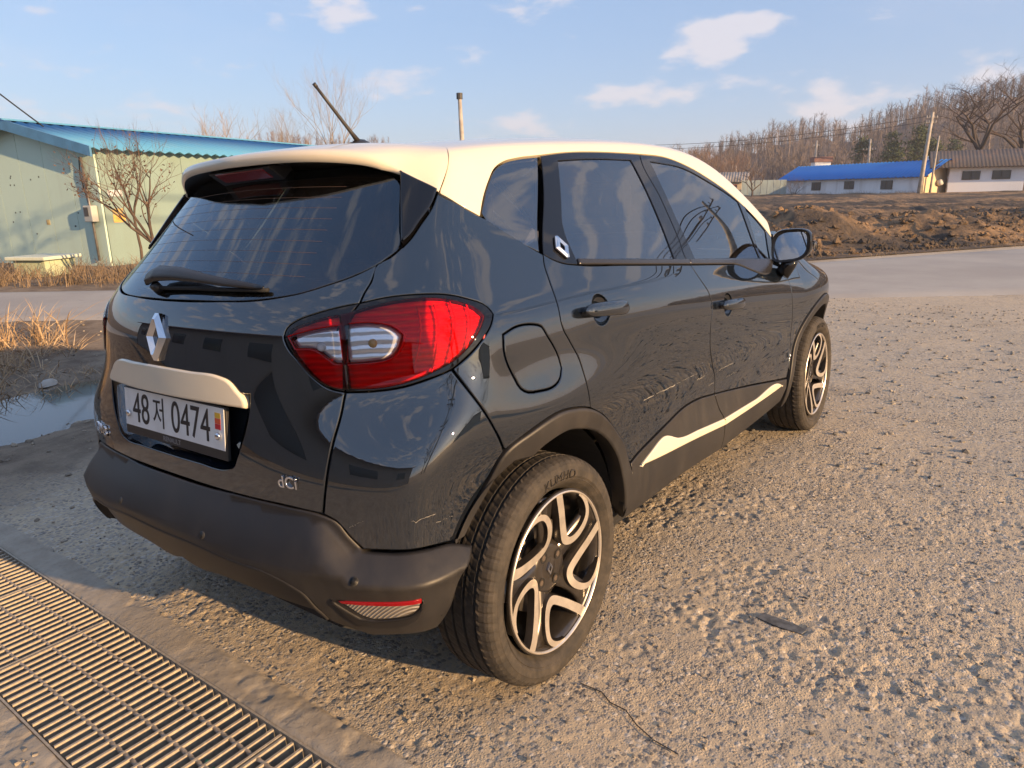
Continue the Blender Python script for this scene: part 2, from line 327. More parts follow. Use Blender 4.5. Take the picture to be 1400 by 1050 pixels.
# ------------------------------------------------------------------ bare trees
def bare_tree(seed, h, spread=.5, lean=(0, 0), levels=5, r0=None, n_main=4, twig_n=3, up=.25, trunk=.35, ratio=.68):
    rr = random.Random(seed); tk, cr = MB(), MB(); r0 = r0 or h*.022
    def rec(p, d, ln, r_, lv):
        m_ = tk if lv >= levels-1 else cr; k = 3 if lv > 1 else 2; pts = [p]; q = p; dd = d
        for i in range(k):
            dd = (dd+Vector((rr.gauss(0, .11), rr.gauss(0, .11), rr.gauss(0, .07)+up*.10))).normalized(); q = q+dd*(ln/k); pts.append(q)
        r1 = r_*(.62 if lv else .3); m_.tube(pts, [r_+(r1-r_)*i/k for i in range(k+1)], 7 if lv >= levels-1 else (5 if lv > 2 else 3), False)
        if lv == 0: return
        for c in range(twig_n if lv > 1 else twig_n+1):
            az = rr.uniform(0, 2*math.pi); sp = spread*rr.uniform(.65, 1.35); side = Vector((math.cos(az), math.sin(az), rr.uniform(-.1, .3))); nd = (dd+side*sp*1.25+Vector((0, 0, up))).normalized()
            st = pts[-1] if c < 2 else pts[rr.randint(1, k)]
            rec(st, nd, ln*ratio*rr.uniform(.75, 1.2), r1*rr.uniform(.65, .95), lv-1)
    d0 = Vector((lean[0], lean[1], 1)).normalized(); q = Vector((0, 0, 0)); pts = [q]
    for i in range(4): q = q+(d0+Vector((rr.gauss(0, .05), rr.gauss(0, .05), 0)))*(h*trunk/4); pts.append(q)
    tk.tube([pts[0]-Vector((0, 0, .3))]+pts, [r0*1.5, r0*1.25, r0, r0*.95, r0*.85, r0*.8], 8, False)
    for c in range(n_main):
        az = 2*math.pi*(c+rr.random()*.6)/n_main; rec(pts[-1] if c else pts[-1], (d0+Vector((math.cos(az), math.sin(az), .15))*spread).normalized(), h*(1-trunk)*.36, r0*.6, levels-1)
    return tk, cr
BARK = M('bark_brown', (.085, .062, .048), .95, var=.3, vs=4); TWIG = M('twig_brown', (.115, .080, .062), .95, var=.3, vs=2)
def tree_thing(name, label, pos, group=None, bark=None, twig=None, cat='tree', **k):
    tk, cr = bare_tree(**k); t = empty(name, pos); tk.build('trunk', bark or BARK, t, True); cr.build('branches', twig or TWIG, t); tag(t, label, cat, group); return t
# the far wood: thousands of stems that read as one mass
tmpl = []
for sd in range(7):
    r_ = np.random.default_rng(300+sd); b = MB(); h_ = 6.8; b.tube([(0, 0, -.5), (r_.normal(0, .2), r_.normal(0, .2), h_*.5), (r_.normal(0, .3), r_.normal(0, .3), h_*.8)], [.14, .10, .05], 3, False)
    for q in range(64):
        t0 = r_.uniform(.25, .85); az = r_.uniform(0, 6.283); el = r_.uniform(.5, 1.3); ln = h_*r_.uniform(.10, .30)*(1.15-t0*.5); st = np.array([0, 0, h_*t0])+np.array([math.cos(az), math.sin(az), 0])*r_.uniform(0, 1.0)*(1.05-t0); d = np.array([math.cos(az)*math.cos(el), math.sin(az)*math.cos(el), math.sin(el)]); sd_ = np.cross(d, r_.normal(0, 1, 3)); sd_ *= r_.uniform(.022, .045)/np.linalg.norm(sd_)
        b.add([st-sd_, st+sd_, st+d*ln], [(0, 1, 2)])
    tmpl.append((np.array(b.v), b.f))
def wood(name, HVx, count, seed, mat, jr, ir=(.05, .74)):
    r_ = np.random.default_rng(seed); vs_, fs_ = [], []; off = 0; na_, nb_ = HVx.shape[:2]
    for q in range(count):
        i = int(na_*r_.uniform(*ir)); j = int(nb_*r_.uniform(*jr)); p = HVx[min(i, na_-1), min(j, nb_-1)]+np.array([r_.normal(0, 2), r_.normal(0, 2), -.4]); tv_, tf2 = tmpl[r_.integers(7)]; s = r_.uniform(.75, 1.25); c, s2 = math.cos(q*2.4), math.sin(q*2.4)
        x, y, z = tv_.T*s; vs_.append(np.column_stack([x*c-y*s2+p[0], x*s2+y*c+p[1], z+p[2]])); fs_ += [tuple(a+off for a in f) for f in tf2]; off += len(tv_)
    return ob(name, mesh(name, np.concatenate(vs_), fs_), None, mat)
FWOOD = wood('hill_wood', HV, 4300, 1, M('bare_wood', (.155, .125, .112), .95, var=.35, vs=.08), (.08, .90)); tag(FWOOD, 'brown leafless wood covering the hillside behind the houses', 'wood', kind='stuff')
FW2 = wood('far_hill_wood', HV2, 900, 2, M('bare_wood_far', (.16, .125, .11), .95, var=.35, vs=.08), (.45, .95), (.3, .74)); tag(FW2, 'leafless wood on the low hill beyond the green building', 'wood', kind='stuff')
# ------------------------------------------------------------------ buildings
class Frame:
    """local axes of a building: l along its length, w across, z up"""
    def __init__(s, a, b, la, lb, z=0.): s.o = S(a, b, z); s.l = (FW*la+RG*lb).normalized(); s.w = Vector((s.l.y, -s.l.x, 0))
    def __call__(s, l_, w_, z): p = s.o+s.l*l_+s.w*w_; return (p.x, p.y, s.o.z+z)
def fbox(F_, l0, l1, w0_, w1_, z0, z1):
    m = MB(); m.box((l0, w0_, z0), (l1, w1_, z1)); m.v = [F_(*p) for p in m.v]
    m.f = [q[::-1] for q in m.f]; return m
def corr_sheet(F_, l0, l1, wz, pitch, amp, th=.006, wave='sin'):
    """corrugated roofing: runs along l, slope given by two (w, z) points; grooves run down the slope"""
    n_ = max(2, int((l1-l0)/pitch*4)); (wa, za), (wb, zb) = wz; sl_ = math.hypot(wb-wa, zb-za); nw, nz = -(zb-za)/sl_, (wb-wa)/sl_
    if nz < 0: nw, nz = -nw, -nz
    v = []
    for dn in (0, -th):
        for i in range(n_+1):
            l_ = l0+(l1-l0)*i/n_; h_ = amp*math.sin(2*math.pi*(l_-l0)/pitch)+dn
            for (w_, z) in ((wa, za), (wb, zb)): v.append(F_(l_, w_+nw*h_, z+nz*h_))
    k = 2*(n_+1); f = [(2*i, 2*i+1, 2*i+3, 2*i+2) for i in range(n_)]+[(k+2*i, k+2*i+2, k+2*i+3, k+2*i+1) for i in range(n_)]+[(2*i, 2*i+2, k+2*i+2, k+2*i) for i in range(n_)]+[(2*i+1, k+2*i+1, k+2*i+3, 2*i+3) for i in range(n_)]
    m = MB(); m.add(v, f); return m
def paint_wall(name, col, stain, scale=1.2, amt=.5):
    k = N(name); x, y, z = k.sep('Object'); st = k.ramp(k.noise(scale, 7, .65, stretch=(1.4, 1.4, .22)), .46, .78, 0, amt); bl = k.ramp(k.noise(scale*.7, 6, .6), .40, .75, 0, amt*.5)
    c = k.mix(st, col, stain); c = k.mix(bl, c, tuple(v*.8 for v in col)); k.set(Base_Color=c, Roughness=.8); k.bump(k.noise(9, 5), .15, .01); return k.m
# --- green metal shed with blue roof
B1 = Frame(17.0, -9.45, .92, .39, -.14); GW, GL, EH, RH = 5.2, 17.0, 2.72, 3.36
shed = empty('metal_shed', B1(0, 0, 0)); tag(shed, 'pale green metal-clad shed with blue corrugated roof across the road', 'shed'); sm = shed.matrix_world.copy()
def under(o, root): o.parent = root; o.matrix_parent_inverse = Matrix.Translation(-root.location); return o
GREEN = paint_wall('pale_green_cladding', (.48, .63, .55), (.34, .40, .34), .9, .30); GREEN_SHADED = paint_wall('shade_darkened_cladding', (.20, .29, .28), (.17, .20, .17), .9, .4)  # same green cladding; the side wall's shade is put into a darker colour
BLUE = paint_wall('faded_blue_roofing', (.075, .27, .47), (.16, .28, .36), 1.0, .5); BLUED = M('blue_fascia', (.07, .20, .36), .5, var=.15, vs=3); JOINT = M('dark_joint', (.05, .05, .045), .9)
# gable wall: cladding panels with open joints (w runs to the left of the corner for negative values)
npan = 6; pw_ = GW/npan
for i in range(npan):
    w_a, w_b = -(i*pw_+.006), -((i+1)*pw_-.006); zt = lambda w_: EH+(RH-EH)*(1-abs(-w_-GW/2)/(GW/2))-.02
    pts = [(w_a, 0), (w_a, zt(w_a))]+([(-GW/2, RH-.02)] if -w_a < GW/2 < -w_b else [])+[(w_b, zt(w_b)), (w_b, 0)]
    m = MB(); m.prism(pts, 0, .05, lambda x, y, z: B1(z, x, y)); under(m.build('wall_panel', GREEN, None), shed)
m = fbox(B1, .03, GL, -GW+.03, -.03, 0, EH-.05); under(m.build('wall_core', JOINT, None), shed)
m = MB(); m.prism([(-GW+.03, EH-.06), (-.03, EH-.06), (-GW/2, RH-.05)], .035, GL, lambda x, y, z: B1(z, x, y)); under(m.build('gable_core', JOINT, None), shed)
for i in range(14): under(fbox(B1, .06+i*1.2, 1.248+i*1.2, -.035, .012, 0, EH-.02).build('wall_panel', GREEN_SHADED, None), shed)
ov = .28
for sd in (0, 1):
    wz = ((-GW/2, RH+.03), (.30, EH-.06)) if sd == 0 else ((-GW/2, RH+.03), (-GW-.30, EH-.06))
    under(corr_sheet(B1, -ov, GL+.2, wz, .30, .032).build('roof', BLUE, None, True), shed)
for sd in (0, 1):
    w_e = .30 if sd == 0 else -GW-.30; m = MB(); m.prism([(-GW/2, RH+.07), (w_e, EH-.02), (w_e, EH-.24), (-GW/2, RH-.17)], -ov-.03, -ov+.02, lambda x, y, z: B1(z, x, y)); under(m.build('verge_board', BLUED, None), shed)
under(fbox(B1, -ov, GL+.2, -GW/2-.10, -GW/2+.10, RH+.035, RH+.075).build('ridge_cap', BLUE, None), shed)
# service pipe, meter and notices on the gable wall near the corner
STEEL = M('grey_steel', (.16, .15, .14), .5, .4, var=.3); m = MB(); m.tube([B1(-.06, -.35, 2.5), B1(-.06, -.30, 1.2), B1(-.06, -.28, .15)], .03, 8); under(m.build('service_pipe', STEEL, None, True), shed)
m = MB(); m.tube([B1(-.05, -.42, 2.5), B1(-.06, -.47, 2.1), B1(-.05, -.40, 1.7), B1(-.06, -.32, 1.3)], .014, 5); under(m.build('cable', JOINT, None, True), shed)
under(fbox(B1, -.19, -.02, -.40, -.12, 1.05, 1.42).build('meter_box', M('meter_grey', (.42, .43, .40), .6), None, bevel=.02), shed)
under(fbox(B1, -.20, -.191, -.36, -.22, 1.18, 1.38).build('meter_window', M('meter_glass', (.06, .06, .06), .2), None), shed)
for (w_, z, dw_, dz_, c) in ((.05, 1.62, .24, .14, (.62, .64, .66)), (.10, 1.22, .18, .12, (.35, .27, .12)), (.10, 1.02, .20, .18, (.65, .38, .10)), (-1.86, .98, .12, .12, (.55, .42, .18))):
    if w_ > 0: m = fbox(B1, .15+w_, .15+w_+dw_*1.6, .013, .018, z, z+dz_)
    else: m = fbox(B1, -.006, -.001, w_-dw_, w_, z, z+dz_)
    under(m.build('notice', M('notice%d' % int(z*100), c, .7, var=.3, vs=12), None), shed)
for k_ in range(16):
    w_, z = -random.uniform(.6, 4.8), random.choice([1.9, 2.1, .75, 1.0, 1.3, .5])+random.uniform(-.08, .08); under(fbox(B1, -.004, .0, w_-.03, w_, z, z+.035).build('wall_hole', JOINT, None), shed)
# low block store beside it
B1b = Frame(14.9, -10.25, .97, .2, -.22); st_ = empty('block_store', B1b(0, 0, 0)); tag(st_, 'low pale green concrete block store with flat slab lid before the shed', 'store'); 
under(fbox(B1b, 0, .8, -.05, .70, 0, .44).build('wall', paint_wall('store_green', (.42, .48, .33), (.25, .26, .17), 3), None), st_); under(fbox(B1b, -.10, .9, -.16, .80, .44, .51).build('lid', paint_wall('store_lid', (.55, .60, .50), (.3, .3, .24), 3), None, bevel=.015), st_)
# --- house with bright blue roof
def window(F_, root, w_, z0, wid, hgt, cols=2, fc=(.06, .055, .05)):
    fr_ = under(fbox(F_, w_, w_+wid, -.02, .07, z0, z0+hgt).build('window', M('window_frame_dark', fc, .6), None), root); cw = wid/cols
    for c in range(cols):
        p_ = fbox(F_, w_+c*cw+.05, w_+(c+1)*cw-.05, .071, .085, z0+.06, z0+hgt-.06).build('pane', M('dim_pane', (.05, .055, .06), .08), None); p_.parent = fr_
B2 = Frame(84.6, 31.5, -.88, .47, 0.15); B2.w = -B2.w if B2.w.dot(FW) > 0 else B2.w
HL, HW_, HE, HR_ = 16.8, 6.0, 2.30, 3.75
h1 = empty('cottage', B2(0, 0, 0)); tag(h1, 'long white cottage with bright blue metal roof beyond the field', 'house')
WHT = paint_wall('grimy_white_wall', (.80, .82, .85), (.30, .29, .28), .55, .6); OCH = paint_wall('sun_warmed_ochre', (.66, .52, .34), (.5, .38, .24), .6, .3); CB = paint_wall('bright_blue_roofing', (.022, .20, .60), (.05, .26, .62), .5, .35); WOOD_ = M('dark_eaves_timber', (.10, .06, .04), .9, var=.4, vs=2)  # the cottage gable's sunlit orange is put into the ochre colour
def flipb(m): m.f = [q[::-1] for q in m.f]; return m
under(flipb(fbox(B2, 0, HL-.02, -.12, 0, -.6, HE)).build('wall', WHT, None), h1); under(flipb(fbox(B2, 0, HL-.02, -HW_, -HW_+.12, -.6, HE)).build('wall', WHT, None), h1)
for l_ in (0, HL-.15):
    m = MB(); m.prism([(0, -.6), (0, HE), (-HW_/2, HR_-.12), (-HW_, HE), (-HW_, -.6)], l_, l_+.15, lambda x, y, z: B2(z, x, y)); under(m.build('gable_wall', OCH, None), h1)
for sd in (0, 1):
    wz = ((-HW_/2, HR_), (.55, HE-.16)) if sd == 0 else ((-HW_/2, HR_), (-HW_-.55, HE-.16)); under(corr_sheet(B2, -.5, HL+.5, wz, .42, .045).build('roof', CB, None, True), h1)
under(flipb(fbox(B2, -.4, HL+.4, .02, .14, HE-.18, HE-.03)).build('eaves_beam', WOOD_, None), h1)
for k_ in range(22): under(flipb(fbox(B2, k_*.78, k_*.78+.12, .0, .42, HE-.17, HE-.07)).build('rafter_end', WOOD_, None), h1)
for (l_, z, wd, hg) in ((4.1, 1.05, 1.15, .85), (8.2, 1.12, 1.15, .80), (12.4, 1.05, 1.25, .85)): window(B2, h1, l_, z, wd, hg)
m = MB(); m.tube([B2(HL+.10, -2.2, 1.6), B2(HL+.42, -2.2, 1.65)], [.34, .26], 14); under(m.build('satellite_dish', M('dish_grey', (.5, .5, .48), .5), None, True), h1)
# rooftop store behind
B2c = Frame(92, 38.9, -.1, 1.0, 3.2); rt_ = empty('roof_tank_hut', B2c(0, 0, 0)); tag(rt_, 'small white hut with rusty lid rising behind the blue roof', 'hut')
under(fbox(B2c, -1.0, .9, -.8, .8, -4, 1.35).build('wall', WHT, None), rt_); under(fbox(B2c, -1.15, 1.05, -.95, .95, 1.35, 1.95).build('lid', M('rust_lid', (.22, .12, .10), .9, var=.3), None), rt_)
# --- second house, dark broken roof
B3 = Frame(70.4, 42.0, -.45, .89, 1.0); B3.w = -B3.w if B3.w.dot(FW) > 0 else B3.w
h2 = empty('farmhouse', B3(0, 0, 0)); tag(h2, 'white farmhouse with sagging leaf-strewn dark roof at the right edge', 'house')
under(flipb(fbox(B3, 0, 6.1, -.15, 0, -.5, 2.05)).build('wall', paint_wall('cool_white_wall', (.82, .84, .88), (.5, .5, .52), .4, .3), None), h2); under(flipb(fbox(B3, 0, 6.1, -6, -5.85, -.5, 2.05)).build('wall', WHT, None), h2); under(flipb(fbox(B3, 6.1, 11, -.6, -.45, -.5, 2.05)).build('wall', paint_wall('dark_mud_wall', (.20, .17, .15), (.1, .09, .08), .8, .6), None), h2)  # right end: mud wall in a darker brown than the white front
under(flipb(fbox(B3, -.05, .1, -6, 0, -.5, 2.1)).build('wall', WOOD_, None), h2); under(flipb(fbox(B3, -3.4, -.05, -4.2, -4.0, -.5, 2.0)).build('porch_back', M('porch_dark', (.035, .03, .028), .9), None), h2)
ROOFR = paint_wall('leaf_strewn_roof', (.10, .085, .080), (.20, .115, .07), .7, .95)
for sd in (0, 1):
    wz = ((-3.0, 3.75), (.85, 2.12)) if sd == 0 else ((-3.0, 3.75), (-6.8, 2.1)); under(corr_sheet(B3, -1.6, 12, wz,   .30, .018, .10).build('roof', ROOFR, None, True), h2)
under(corr_sheet(B3, -2.0, .6, ((-4.6, 3.35), (-.4, 2.25)), .30, .05).build('porch_roof', M('galvanised', (.42, .43, .44), .45, .5, var=.25, vs=1), None, True), h2)
for l_ in (1.15, 3.55):  window(B3, h2, l_, .95, 1.45, .78)
under(flipb(fbox(B3, -1.1, -.35, -2.0, -1.9, -.4, 1.15)).build('red_door', M('faded_red', (.30, .05, .035), .8, var=.3, vs=3), None), h2)
# --- sheds and fences at the left end of the cottage
B4 = Frame(83, 26.3, -.15, 1.0, -.05); B4.w = -B4.w if B4.w.dot(FW) > 0 else B4.w
f1 = empty('sheet_fence', B4(0, 0, 0)); tag(f1, 'pale blue corrugated sheet fence left of the cottage', 'fence')
FBL = paint_wall('pale_blue_sheet', (.42, .50, .50), (.25, .24, .22), .8, .6)
for i in range(7):
    l_ = .7*i+.02; v = []; n_ = 12
    for k_ in range(n_+1):
        for z in (-.5, 2.45+.12*random.random()*(1 if k_ == 0 else 0)): v.append(B4(l_+.66*k_/n_, .03*math.cos(k_*math.pi), z))
    m = MB(); m.add(v, [(2*k_, 2*k_+1, 2*k_+3, 2*k_+2) for k_ in range(n_)]); under(m.build('fence_sheet', FBL, None), f1)
B5 = Frame(84.5, 22.4, -.15, 1.0, -.2); B5.w = -B5.w if B5.w.dot(FW) > 0 else B5.w; w5 = empty('brick_wall', B5(0, 0, 0)); tag(w5, 'crumbling red brick and block wall left of the blue fence', 'wall')
BRK_ = [M('brick_red%d' % i, c, .9) for i, c in enumerate(((.26, .10, .06), (.20, .08, .055), (.34, .16, .10), (.38, .30, .25)))]
under(flipb(fbox(B5, 0, 3.75, -.2, -.03, -.5, 2.2)).build('mortar', M('mortar_grey', (.25, .22, .19), .95), None), w5)
for r_ in range(9):
    for c in range(8): under(flipb(fbox(B5, c*.47+(.2 if r_ % 2 else 0)+.015, c*.47+.45+(.2 if r_ % 2 else 0)-(.2 if r_ % 2 and c == 7 else 0), -.06, .0+.02*random.random(), r_*.26-.1, r_*.26+.135)).build('brick', BRK_[random.choice((0, 0, 1, 2, 3))], None), w5)
B6 = Frame(92, 27.3, -.35, .94, -.1); B6.w = -B6.w if B6.w.dot(FW) > 0 else B6.w; h3 = empty('outbuilding', B6(0, 0, 0)); tag(h3, 'small cream-gabled outbuilding with grey roof behind the sheet fence', 'shed')
for l_ in (-3.2, 2.2):
    m = MB(); m.prism([(0, -.5), (0, 2.6), (-2, 3.55), (-4, 2.6), (-4, -.5)], l_, l_+.15, lambda x, y, z: B6(z, x, y)); under(m.build('gable_wall', OCH, None), h3)
under(flipb(fbox(B6, -3.1, 2.2, -.15, 0, -.5, 2.6)).build('wall', OCH, None), h3)
for wz in (((-2, 3.68), (.5, 2.45)), ((-2, 3.68), (-4.5, 2.45))): under(corr_sheet(B6, -3.5, 2.6, wz, .34, .04).build('roof', M('grey_roofing', (.30, .27, .24), .8, var=.3, vs=1), None, True), h3)
# ------------------------------------------------------------------ poles
CONC = M('pole_concrete', (.36, .33, .29), .85, var=.25, vs=2)
def pole(name, label, base, top, r_, arms=(), group=None, cap=False):
    t = empty(name, base); b = Vector(base); d = Vector(top)-b; m = MB(); m.tube([Vector((0, 0, -.4)), d*.5, d], [r_*1.25, r_, r_*.75], 10); m.build('shaft', CONC, t, True)
    for (f_, w_, ax_) in arms:
        q = d*f_; m = MB(); m.tube([q-ax_*w_, q+ax_*w_], .05, 5); a_ = m.build('crossarm', STEEL, t)
        for k_ in (-.85, -.4, .4, .85):
            m = MB(); m.tube([q+ax_*w_*k_, q+ax_*w_*k_+Vector((0, 0, .22))], [.05, .035], 6); o = m.build('insulator', M('insulator_grey', (.35, .33, .32), .3), a_)
    if cap: m = MB(); m.tube([d-Vector((0, 0, .25)), d+Vector((0, 0, .05))], r_*1.25, 10); m.build('cap', M('cap_dark', (.04, .04, .04), .6), t)
    return tag(t, label, 'pole', group)
pole('utility_pole', 'leaning concrete utility pole between the blue roof and the farmhouse', S(69.2, 38.75, .7), S(69.2, 39.1, 8.0), .17, ((.93, .55, RG), (.87, .5, RG)))
pole('utility_pole', 'shorter thin pole standing beside the leaning utility pole', S(69.6, 40.0, .8), S(69.6, 40.2, 5.95), .09)
pole('utility_pole', 'pole with small boxes rising behind the left half of the blue roof', S(95, 39.3, .5), S(95, 39.35, 7.3), .16, ((.9, .4, RG),))
pole('utility_pole', 'pole with white floodlights behind the right half of the blue roof', S(95, 46.3, .6), S(95, 46.15, 7.4), .16, ((.8, .9, RG),))
pole('utility_pole', 'plain capped pole rising behind the cream car roof', S(40, -2.35, -.1), S(40, -2.5, 6.5), .13, (), None, True)
pole('utility_pole', 'far thin pole over the orange scrub left of the blue roof', S(110, 33.9, 0), S(110, 33.9, 4.9), .12)
# wires
def wire(name, label, p, q, sag, r_=.012, group='overhead wires'):
    p, q = Vector(p), Vector(q); m = MB(); m.tube([p+(q-p)*t-Vector((0, 0, 4*sag*t*(1-t))) for t in np.linspace(0, 1, 26)], r_, 4); return tag(m.build(name, M('wire_black', (.02, .02, .02), .6), None), label, 'wire', group)
wire('overhead_wire', 'twisted black service wire dropping to the shed ridge', B1(-.1, -1.35, 3.2), S(13.8, -15.0, 9.0), .25, .016)
for k_ in range(2): wire('overhead_wire', ('upper', 'lower')[k_]+' thin overhead wire strung in front of the wooded hill', S(69.2, 39.05, 7.7-.45*k_), S(95, 5.0, 7.6-.45*k_), 1.2, .02)
# ------------------------------------------------------------------ trees that can be told apart
tree_thing('bare_tree', 'wide dark leafless tree towering over the farmhouse roof', S(84, 53.3, 1.2), seed=11, h=13.0, spread=.85, levels=6, r0=.34, n_main=5, up=.05, trunk=.30, ratio=.74, bark=M('dark_bark', (.05, .038, .032), .95), twig=M('dark_twig', (.075, .052, .042), .95))
tree_thing('bare_tree', 'second dark leafless tree right of the towering one', S(88, 61, 1.4), seed=12, h=12.0, spread=.85, levels=6, r0=.34, n_main=5, up=.05, trunk=.28, ratio=.74, bark=M('dark_bark', (.05, .038, .032), .95), twig=M('dark_twig', (.075, .052, .042), .95))
tree_thing('bare_tree', 'slender pale leafless tree behind the aerial', S(45, -10.2, -.1), seed=21, h=8.6, spread=.42, levels=6, r0=.07, n_main=5, up=.35, trunk=.3, ratio=.74, twig=M('pale_twig', (.27, .235, .205), .95))
tree_thing('bare_tree', 'pale leafless tree left of the aerial', S(46, -13.4, -.1), seed=22, h=6.6, spread=.50, levels=6, r0=.07, n_main=5, up=.25, trunk=.3, ratio=.74, twig=M('pale_twig', (.27, .235, .205), .95))
tree_thing('bare_tree', 'small straw-coloured bare tree over the shed roof ridge', S(40, -15.4, -.1), seed=23, h=6.0, spread=.55, levels=5, r0=.08, n_main=6, up=.35, trunk=.35, ratio=.75, twig=M('straw_twig', (.26, .20, .14), .95))
lt_ = tree_thing('bare_tree', 'bare tree leaning over the shed wall left of the car', S(13.6, -6.35, -.15), seed=33, h=2.7, spread=.60, lean=(-.30, .35), levels=5, r0=.05, n_main=5, up=.05, trunk=.30, ratio=.76, twig=M('leafy_twig', (.10, .065, .05), .95))
br_ = [c for c in lt_.children if c.name.startswith('branches')][0]; cv = np.array([tuple(q.co) for q in br_.data.vertices]); cv = cv[cv[:, 2] > 1.2]; r_ = np.random.default_rng(4); m = MB()
for q in range(230):
    o = cv[r_.integers(len(cv))]+r_.normal(0, .04, 3); d = r_.normal(0, 1, 3); d /= np.linalg.norm(d); e = np.cross(d, r_.normal(0, 1, 3)); e /= np.linalg.norm(e)+1e-6; m.add([o, o+d*.035+e*.016, o+d*.065, o+d*.035-e*.016], [(0, 1, 2, 3)])
m.build('dry_leaves', M('dry_leaf', (.12, .07, .045), .9, var=.4, vs=3), lt_)['kind'] = 'stuff'
tree_thing('bare_tree', 'thin upright bare sapling before the shed roof', S(14.5, -7.4, -.15), seed=35, h=3.0, spread=.30, levels=5, r0=.03, n_main=4, up=.5, trunk=.4, ratio=.7)
tree_thing('bare_tree', 'small dark bare fruit tree before the pale blue fence', S(80, 26.6, .2), seed=41, h=4.2, spread=.75, levels=5, r0=.11, n_main=4, up=.1, trunk=.25, ratio=.75)
tree_thing('bare_bush', 'spiky bare bush against the left end of the white cottage', S(80.5, 31.3, .35), cat='bush', seed=42, h=2.6, spread=.85, levels=4, r0=.04, n_main=9, up=.3, trunk=.08, ratio=.8)
for i, (a_, b_, h_) in enumerate(((98, 23, 6.5), (101, 27, 6.8), (104, 31.5, 6.2))):
    tree_thing('bare_tree', ('leftmost', 'middle', 'rightmost')[i]+' of three orange-brown scrub trees behind the sheds', S(a_, b_, 0), 'scrub trees behind the sheds', seed=50+i, h=h_, spread=.6, levels=6, r0=.10, n_main=6, up=.3, trunk=.2, ratio=.74, twig=M('orange_twig', (.24, .14, .085), .95))
# pines
PINE = M('pine_green', (.055, .075, .030), .9, var=.4, vs=.6)
for i, (a_, b_, h_) in enumerate(((134, 64, 9.5), (131, 67.5, 10.0), (128, 70.5, 10.8), (133, 74, 10.5), (137, 77.5, 9.0), (126, 66, 7.0), (127, 73, 7.6), (140, 84, 9.0))):
    t = empty('pine_tree', S(a_, b_, .8)); m = MB(); m.tube([(0, 0, -.5), (.1, 0, h_*.5), (0, .1, h_*.92)], [.22, .16, .05], 6); m.build('trunk', BARK, t, True); r_ = np.random.default_rng(i); v = []; f = []
    for c in range(26):
        zz = h_*r_.uniform(.30, .98); rad_ = 2.3*(1.05-(zz/h_)**1.6)*r_.uniform(.35, 1); az = r_.uniform(0, 6.28); cc = np.array([rad_*math.cos(az), rad_*math.sin(az), zz])
        for q in range(55):
            o = cc+r_.normal(0, 1, 3)*np.array([.55, .55, .28]); d = r_.normal(0, 1, 3); d /= np.linalg.norm(d); e = np.cross(d, r_.normal(0, 1, 3)); e /= np.linalg.norm(e)+1e-6; s = .22; b0 = len(v)
            v += [tuple(o+d*s), tuple(o-d*s*.5+e*s*.7), tuple(o-d*s*.5-e*s*.7)]; f.append((b0, b0+1, b0+2))
    m = MB(); m.add(v, f); m.build('crown', PINE, t); tag(t, ('tallest green pine in the clump above the blue roof', 'green pine left of the tallest', 'broad green pine at the middle of the clump', 'green pine right of the clump centre', 'rightmost green pine of the clump', 'low green pine at the left front of the clump', 'low green pine at the right front of the clump', 'lone pine partly behind the farmhouse tree')[(2, 1, 0, 3, 4, 5, 6, 7).index(i) if i < 3 else i], 'pine tree', 'pine clump above the blue roof')
# ------------------------------------------------------------------ what stands behind the camera (mirrored in the car)
def off_house(name, label, o, ang, L_, W_, eh, rh, wc, rcol):
    F_ = Frame(0, 0, 1, 0, 0); F_.o = Vector(o); F_.l = Vector((math.cos(ang), math.sin(ang), 0)); F_.w = Vector((-F_.l.y, F_.l.x, 0)); h_ = empty(name, F_.o); tag(h_, label, 'house')
    for (l0, l1, w0_, w1_) in ((0, L_, 0, .15), (0, L_, W_-.15, W_)): m = MB(); m.box((l0, w0_, -.5), (l1, w1_, eh)); m.v = [F_(*p) for p in m.v]; under(m.build('wall', wc, None), h_)
    for l_ in (0, L_-.15): m = MB(); m.prism([(0, -.5), (0, eh), (W_/2, rh-.1), (W_, eh), (W_, -.5)], l_, l_+.15, lambda x, y, z: F_(z, x, y)); under(m.build('gable_wall', wc, None), h_)
    for wz in (((W_/2, rh), (-.45, eh-.14)), ((W_/2, rh), (W_+.45, eh-.14))): under(corr_sheet(F_, -.45, L_+.45, wz, .3, .03, .05).build('roof', rcol, None, True), h_)
    for l_ in np.arange(1.2, L_-1.5, 2.6):
        m = MB(); m.box((l_, -.03, .95), (l_+1.1, .0, 1.85)); m.v = [F_(*p) for p in m.v]; under(m.build('window', M('dim_pane', (.05, .055, .06), .08), None), h_)
        m = MB(); m.box((l_, W_, .95), (l_+1.1, W_+.03, 1.85)); m.v = [F_(*p) for p in m.v]; under(m.build('window', M('dim_pane', (.05, .055, .06), .08), None), h_)
    return h_
OW1 = paint_wall('cream_render', (.50, .44, .35), (.3, .26, .2), .8); OW2 = paint_wall('grey_render', (.30, .28, .26), (.2, .18, .16), .8); ORF = paint_wall('brown_roofing', (.12, .085, .07), (.2, .14, .1), .8)
